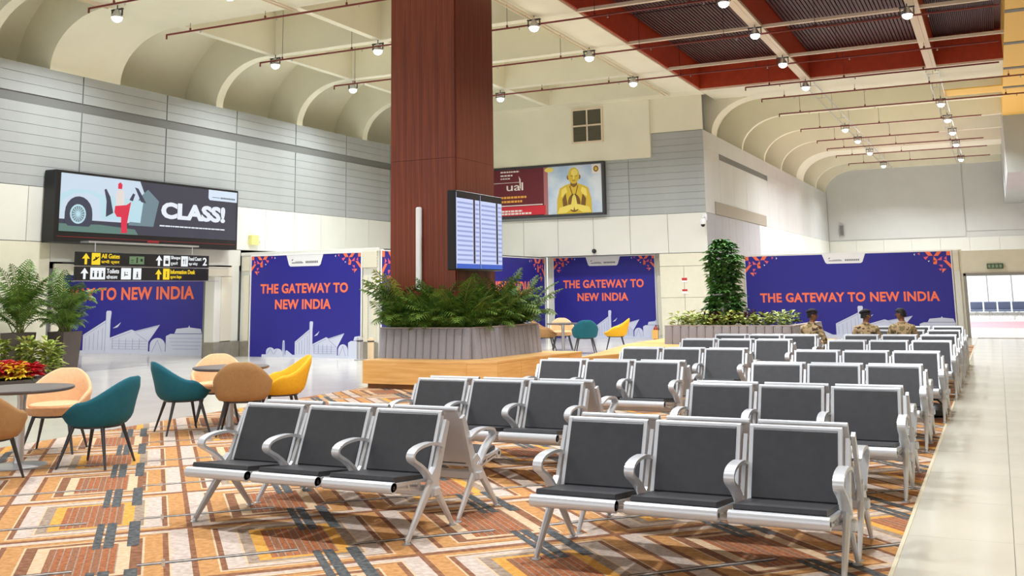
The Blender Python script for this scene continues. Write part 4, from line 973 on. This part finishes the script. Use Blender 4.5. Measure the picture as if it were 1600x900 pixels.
pq(ell(gx+.03,1.42,.12,.12),6,4); pq([(gx-.11,1.32),(gx-.03,1.32),(gx-.03,1.30),(gx-.11,1.30)],3,4); pq([(gx+.04,1.32),(gx+.12,1.32),(gx+.12,1.30),(gx+.04,1.30)],3,4); pq([(gx-.02,1.30),(gx+.02,1.30),(gx+.035,1.21),(gx-.02,1.21)],6,5); pq([(gx-.06,1.165),(gx+.07,1.165),(gx+.05,1.145),(gx-.04,1.145)],3,4)
pq(ell(gx,.42,.22,.30),3,3)
pq([(gx-.14,.22),(gx-.06,.62),(gx-.005,.72),(gx-.0,.3),(gx-.03,.18)],6,4); pq([(gx+.14,.22),(gx+.06,.62),(gx+.005,.72),(gx+.0,.3),(gx+.03,.18)],6,4)
pq([(gx-.60,.09),(gx-.52,.28),(gx-.12,.38),(gx-.08,.24),(gx-.3,.10)],6,5); pq([(gx+.60,.09),(gx+.52,.28),(gx+.12,.38),(gx+.08,.24),(gx+.3,.10)],6,5); pq([(gx-.46,.62),(gx-.44,.88),(gx-.28,.96),(gx-.24,.8),(gx-.3,.7)],6,2); pq([(gx+.46,.62),(gx+.44,.86),(gx+.28,.94),(gx+.24,.8),(gx+.3,.7)],6,2)
pq(ell(gx-.88,1.56,.16,.08),6,1)
pq([(gx-.16,.98),(gx-.13,1.0),(gx-.02,.62),(gx-.04,.60)],3,3); pq([(gx+.16,.98),(gx+.13,1.0),(gx+.02,.62),(gx+.04,.60)],3,3)
pq([(5.62,1.35),(5.92,1.35),(5.92,1.66),(5.62,1.66)],5,1); pq(ell(5.77,1.5,.09,.10),3,2); pq(ell(5.77,1.5,.05,.06),2,3)
b.obj('poster_picture',PM,ps)
put_text('lettering','ual',2.52,.94,.62,.27,PM[5],ps,-.155,.004)
MB().box(2.0,3.0,-.156,-.152,1.21,1.225).prism([(3.02,1.0),(3.05,1.0),(3.05,1.32),(2.98,1.42),(3.0,1.3)],-.156,-.152,'y').obj('lettering_stroke',PM[5],ps)
b=MB()
for (z,x0,x1,h) in ((1.56,2.3,3.0,.05),(1.44,2.3,2.75,.05),(1.34,2.3,2.65,.04),(.22,2.3,3.1,.06),(.13,2.3,3.45,.06)):
    xx=x0
    while xx<x1: w=rr.uniform(.05,.13); b.box(xx,min(x1,xx+w),-.157,-.1525,z,z+h); xx+=w+.025
stuff(b.obj('small_print',PM[5],ps))
b=MB()
for (z,x0,x1) in ((.68,2.3,3.25),(.54,2.3,3.1)):
    xx=x0
    while xx<x1: w=rr.uniform(.05,.13); b.box(xx,min(x1,xx+w),-.157,-.1525,z,z+.07); xx+=w+.025
stuff(b.obj('small_print',mat('poster_orange',srgb(236,170,70),.4),ps))

# ------------------------------------------------------------------ small fittings
o=thing('dome_camera','white dome security camera on a bracket at the corner of the back wall','camera',(HX+.0,BY,3.62))
MB().tube([(-.05,0,.12),(-.05,-.22,.12),(-.05,-.26,.08)],.025,8).rbox(-.12,.02,-.03,0,.02,.22,.005).obj('bracket',PWHITE,o)
MB().lathe([(.07,.06),(.09,.02),(.09,-.1),(.07,-.12)],16,(-.05,-.27,0)).obj('housing',PWHITE,o); MB().lathe([(.07,-.12),(.06,-.16),(.03,-.19),(.001,-.2)],16,(-.05,-.27,0)).obj('dome',BLACK,o)
o=thing('wall_speaker','small grey wall speaker on the far grey wall','speaker',(-7.28,FY-.02,4.15)); MB().rbox(-.11,.11,-.16,0,0,.62,.02).obj('cabinet',LAV,o); MB().rbox(-.085,.085,-.17,-.16,.05,.57,.003).obj('grille',GREYD,o)
o=thing('exit_sign','small dark green exit sign above the doorway','sign',(-.26,DY,2.0)); MB().rbox(0,.44,-.05,.03,0,.15,.006).obj('housing',mat('exit_green',srgb(70,92,62),.5),o)
b=MB()
for q in range(4): b.box(.03+q*.1,.10+q*.1,-.054,-.0505,.03,.12)
b.obj('exit_print',mat('exit_pale',srgb(176,196,150),.5,emit=.3),o)
o=thing('wall_detector','small yellow box on the white wall right of the CLASS! screen','box',(WX,21.2,2.9),PI/2); MB().rbox(0,.3,-.12,0,0,.26,.01).obj('body',mat('pale_yellow',srgb(228,220,140),.5),o); MB().tube([(.42,-.0,.13),(.42,-.1,.11)],.05,10).obj('sensor',PWHITE,o)
o=thing('round_sensor','small black round sensor on the white panel above the banner','sensor',(-11.72,BY,2.80)); MB().tube([(0,0,0),(0,-.05,0)],.07,14).obj('body',BLACK,o); MB().tube([(0,-.05,0),(0,-.07,0)],.04,12).obj('lens',DARKM,o)
for (z,w_) in ((1.75,'upper'),(1.40,'lower')):
    o=thing('wall_notice','small red and white notice on the cream panel by the tree, %s one'%w_,'notice',(-8.86,BY,z)); MB().box(0,.2,-.012,0,0,.15).obj('sheet',PWHITE,o); MB().box(.015,.185,-.016,-.012,.06 if w_=='upper' else .08,.14).obj('red_print',mat('notice_red',srgb(196,50,48),.5),o)
o=thing('fire_extinguisher','small amber fire point box with extinguisher beside the leafy planter','extinguisher',(-9.3,29.2,0)); MB().lathe([(.07,0),(.075,.03),(.075,.38),(.05,.44),(.02,.46),(.02,.5)],14).obj('cylinder',mat('ext_red',srgb(150,52,32),.4),o); MB().box(-.09,.09,-.10,-.085,.1,.36).obj('sign',mat('ext_amber',srgb(232,180,96),.5),o); MB().tube([(0,0,.47),(.09,-.02,.5),(.1,-.02,.35)],.012,6).obj('hose',BLACK,o)
for (x,y,w_,M_) in ((-13.86,20.4,'left',STEEL),(-13.45,20.25,'right',mat('post_beige',srgb(222,196,164),.5))):
    o=thing('bollard','short round-topped post standing by the timber seat, %s one'%w_,'post',(x,y,0)); MB().lathe([(.13,0),(.13,.02),(.075,.03),(.075,.5),(.06,.53),(.001,.54)],18).obj('post',M_,o); MB().lathe([(.08,.44),(.08,.47)],18).obj('ring',DARKM,o)
o=thing('shoulder_bag','slumped black bag on the carpet beside the aisle','bag',(-.83,13.53,0))
MB().lathe([(.13,0),(.17,.03),(.17,.09),(.12,.14),(.05,.16),(.001,.165)],18).obj('body',BLACK,o); MB().tube([(-.12,0,.12),(-.08,.02,.2),(.05,.02,.2),(.12,0,.12)],.012,6).obj('strap',BLACK,o)
# far benches seen through the doorway
FB=mat('slate_blue_seat',srgb(86,98,126),.5)
fb=None
for k in range(5):
    lab='slate-blue row seat seen through the bright doorway, %s from the left'%words[k]
    if fb is None:
        fb=thing('lounge_seat',lab,'seat',(-.95,49.5,0),0,'row seats beyond the doorway')
        MB().rbox(-.25,.25,-.25,.25,.34,.42,.02).obj('seat',FB,fb); MB().rbox(-.25,.25,.2,.28,.42,.76,.02).obj('backrest',FB,fb)
        MB().tube([(-.2,-.2,.0),(0,0,.36),(.2,-.2,0)],.02,6).tube([(-.2,.2,.0),(0,0,.36),(.2,.2,0)],.02,6).obj('leg',STEEL,fb)
    else: dup(fb,(-.95+.56*k,49.5,0),0,lab)
stuff(MB().box(-6,8,40,46.5,-.01,.004).obj('far_carpet',mat('far_carpet',srgb(186,130,138),.9,noise=.15,nscale=3,stretch=(.3,4,1)),floor))

# ------------------------------------------------------------------ seated guards
def person(label,loc,rz,turn,camo,scale=.84,beret=True,tw=0):
    """sits facing -y; head turned by `turn` about z"""
    t=thing('person',label,'person',loc,rz,'seated guards'); t.scale=(scale,)*3
    V=[];E=[];Rr=[]
    def v(p,r,par=None):
        V.append(p); Rr.append(r if isinstance(r,tuple) else (r,r))
        if par is not None: E.append((par,len(V)-1))
        return len(V)-1
    pel=v((0,.02,.50),(.165,.13)); sp=v((0,.06,.66),(.155,.12),pel); ch=v((0,.05,.84),(.18,.125),sp); up_=v((0,.03,.96),(.15,.10),ch); nk=v((0,.01,1.04),.06,up_); nk2=v((0,-.005,1.09),.055,nk)
    c,s_=math.cos(turn),math.sin(turn)
    def hp(x,y,z): return (x*c-y*s_, x*s_+y*c-.01, z)
    h1=v(hp(0,-.02,1.13),(.075,.08),nk2); h2=v(hp(0,-.02,1.20),(.085,.095),h1); v(hp(0,-.0,1.27),(.072,.08),h2)
    for sg_ in (-1,1):
        sh_=v((sg_*.19,.04,.94),.075,up_); el=v((sg_*.27,-.03,.70),.056,sh_); wr_=v((sg_*.13,-.24,.60),.038,el); pm=v((sg_*.10,-.31,.585),(.036,.02),wr_)
        for f in range(4):
            a=v((sg_*(.075+.018*f),-.35-.004*(f in(1,2)),.578),.010,pm); v((sg_*(.075+.018*f),-.385-.008*(f in(1,2)),.56),.009,a)
        a=v((sg_*.065,-.315,.59),.011,pm); v((sg_*.045,-.345,.58),.010,a)
        hp_=v((sg_*.10,-.02,.47),.10,pel); kn=v((sg_*.14,-.42,.475),.075,hp_); an=v((sg_*.14,-.40,.04),.05,kn); v((sg_*.15,-.54,-.03),.042,an)
    me=bpy.data.meshes.new('body_skel'); me.from_pydata(V,E,[]); ob=bpy.data.objects.new('tmp',me); COL.objects.link(ob)
    sk=ob.modifiers.new('s','SKIN'); ss=ob.modifiers.new('u','SUBSURF'); ss.levels=2; ss.render_levels=2
    for i,d in enumerate(me.skin_vertices[0].data): d.radius=Rr[i]; d.use_root=(i==0)
    bpy.context.view_layer.update()
    bme=bpy.data.meshes.new_from_object(ob.evaluated_get(bpy.context.evaluated_depsgraph_get())); bpy.data.objects.remove(ob)
    bme.materials.clear()
    for mm in (camo,SKIN,BOOT): bme.materials.append(mm)
    for p in bme.polygons:
        q=p.center; p.use_smooth=True
        p.material_index=1 if q.z>1.055 or (q.y<-.27 and q.z>.53 and abs(q.x)<.16 and q.z>.545) else (2 if q.z<.06 else 0)
    body=link('body',bme,t)
    hd=bpy.data.objects.new('head_features',None); bpy.data.objects.remove(hd)
    f=MB(); f.tube([hp(0,-.10,1.21),hp(0,-.122,1.185),hp(0,-.105,1.17)],[.010,.016,.012],6); 
    for sx in (-1,1): f.tube([hp(sx*.084,-.005,1.22),hp(sx*.096,.01,1.20),hp(sx*.085,.0,1.165)],[.010,.016,.010],6)
    f.obj('nose_and_ears',SKIN,t)
    f=MB()
    for sx in (-1,1): f.tube([hp(sx*.032-.010,-.105,1.208),hp(sx*.032+.010,-.105,1.208)],.004,6)
    f.tube([hp(-.022,-.103,1.145),hp(.022,-.103,1.145)],.006,6); f.obj('eyes_and_mouth',BOOT,t)
    hb=MB(); n=20; vs=[];rows=7
    for i in range(rows):
        u=i/(rows-1)
        for k in range(n):
            a=2*PI*k/n; fx,fy=math.cos(a),math.sin(a)
            low=1.205+(.035 if fy<0 else -.055*min(1,fy*1.4))   # higher hairline at the face, lower at the nape
            z=low+(1.325-low)*math.sin(u*PI/2); r=math.cos(u*PI/2)**.6 if u<1 else .001
            vs.append(hp(fx*.094*r,fy*.105*r-.005,z))
    fs=[(i*n+k,i*n+(k+1)%n,(i+1)*n+(k+1)%n,(i+1)*n+k) for i in range(rows-1) for k in range(n)]
    hb.add(vs,fs,0,True); hb.obj('hair',mat('hair_black',srgb(20,17,16),.6) ,t)
    if beret:
        be=MB(); be.add([hp(.099*math.cos(2*PI*k/n),.111*math.sin(2*PI*k/n)-.005,1.236+dz) for dz in (0,.024) for k in range(n)],[(k,(k+1)%n,n+(k+1)%n,n+k) for k in range(n)],0,True)
        be.add([hp(.112*math.cos(2*PI*k/n)*r+.01,.122*math.sin(2*PI*k/n)*r,1.255+dz-.025*math.cos(2*PI*k/n)) for r,dz in ((.86,0),(1,.010),(.92,.04),(.5,.066),(.01,.07)) for k in range(n)],[(i*n+k,i*n+(k+1)%n,(i+1)*n+(k+1)%n,(i+1)*n+k) for i in range(4) for k in range(n)],0,True)
        be.obj('beret',mat('beret_dark',srgb(38,32,40),.8),t)
    cl=MB(); cl.tube([(.075*math.cos(2*PI*k/14),.075*math.sin(2*PI*k/14)+.012,1.035+.012*math.sin(2*PI*k/14)) for k in range(15)],.018,6); cl.obj('collar',camo,t)
    return t
person('guard in camouflage and dark beret seated left, turned to the right',(-2.98,18.26,.07),PI-.45,-.85,camo_mat('camo_a',0))
person('guard in light camouflage with dark cap, seated between the other two',(-2.10,18.36,.07),PI+.15,-1.15,camo_mat('camo_b',3.3),.83)
person('bareheaded guard in tan camouflage seated right, face turned left',(-1.52,18.36,.07),PI+.1,1.15,camo_mat('camo_c',7.1),.85,False)
# niche lamp
L=bpy.data.lights.new('niche_light','AREA'); L.shape='RECTANGLE'; L.size=5; L.size_y=1.2; L.energy=110; o=bpy.data.objects.new('niche_light',L); COL.objects.link(o); o.location=(-22.5,18.4,2.72)
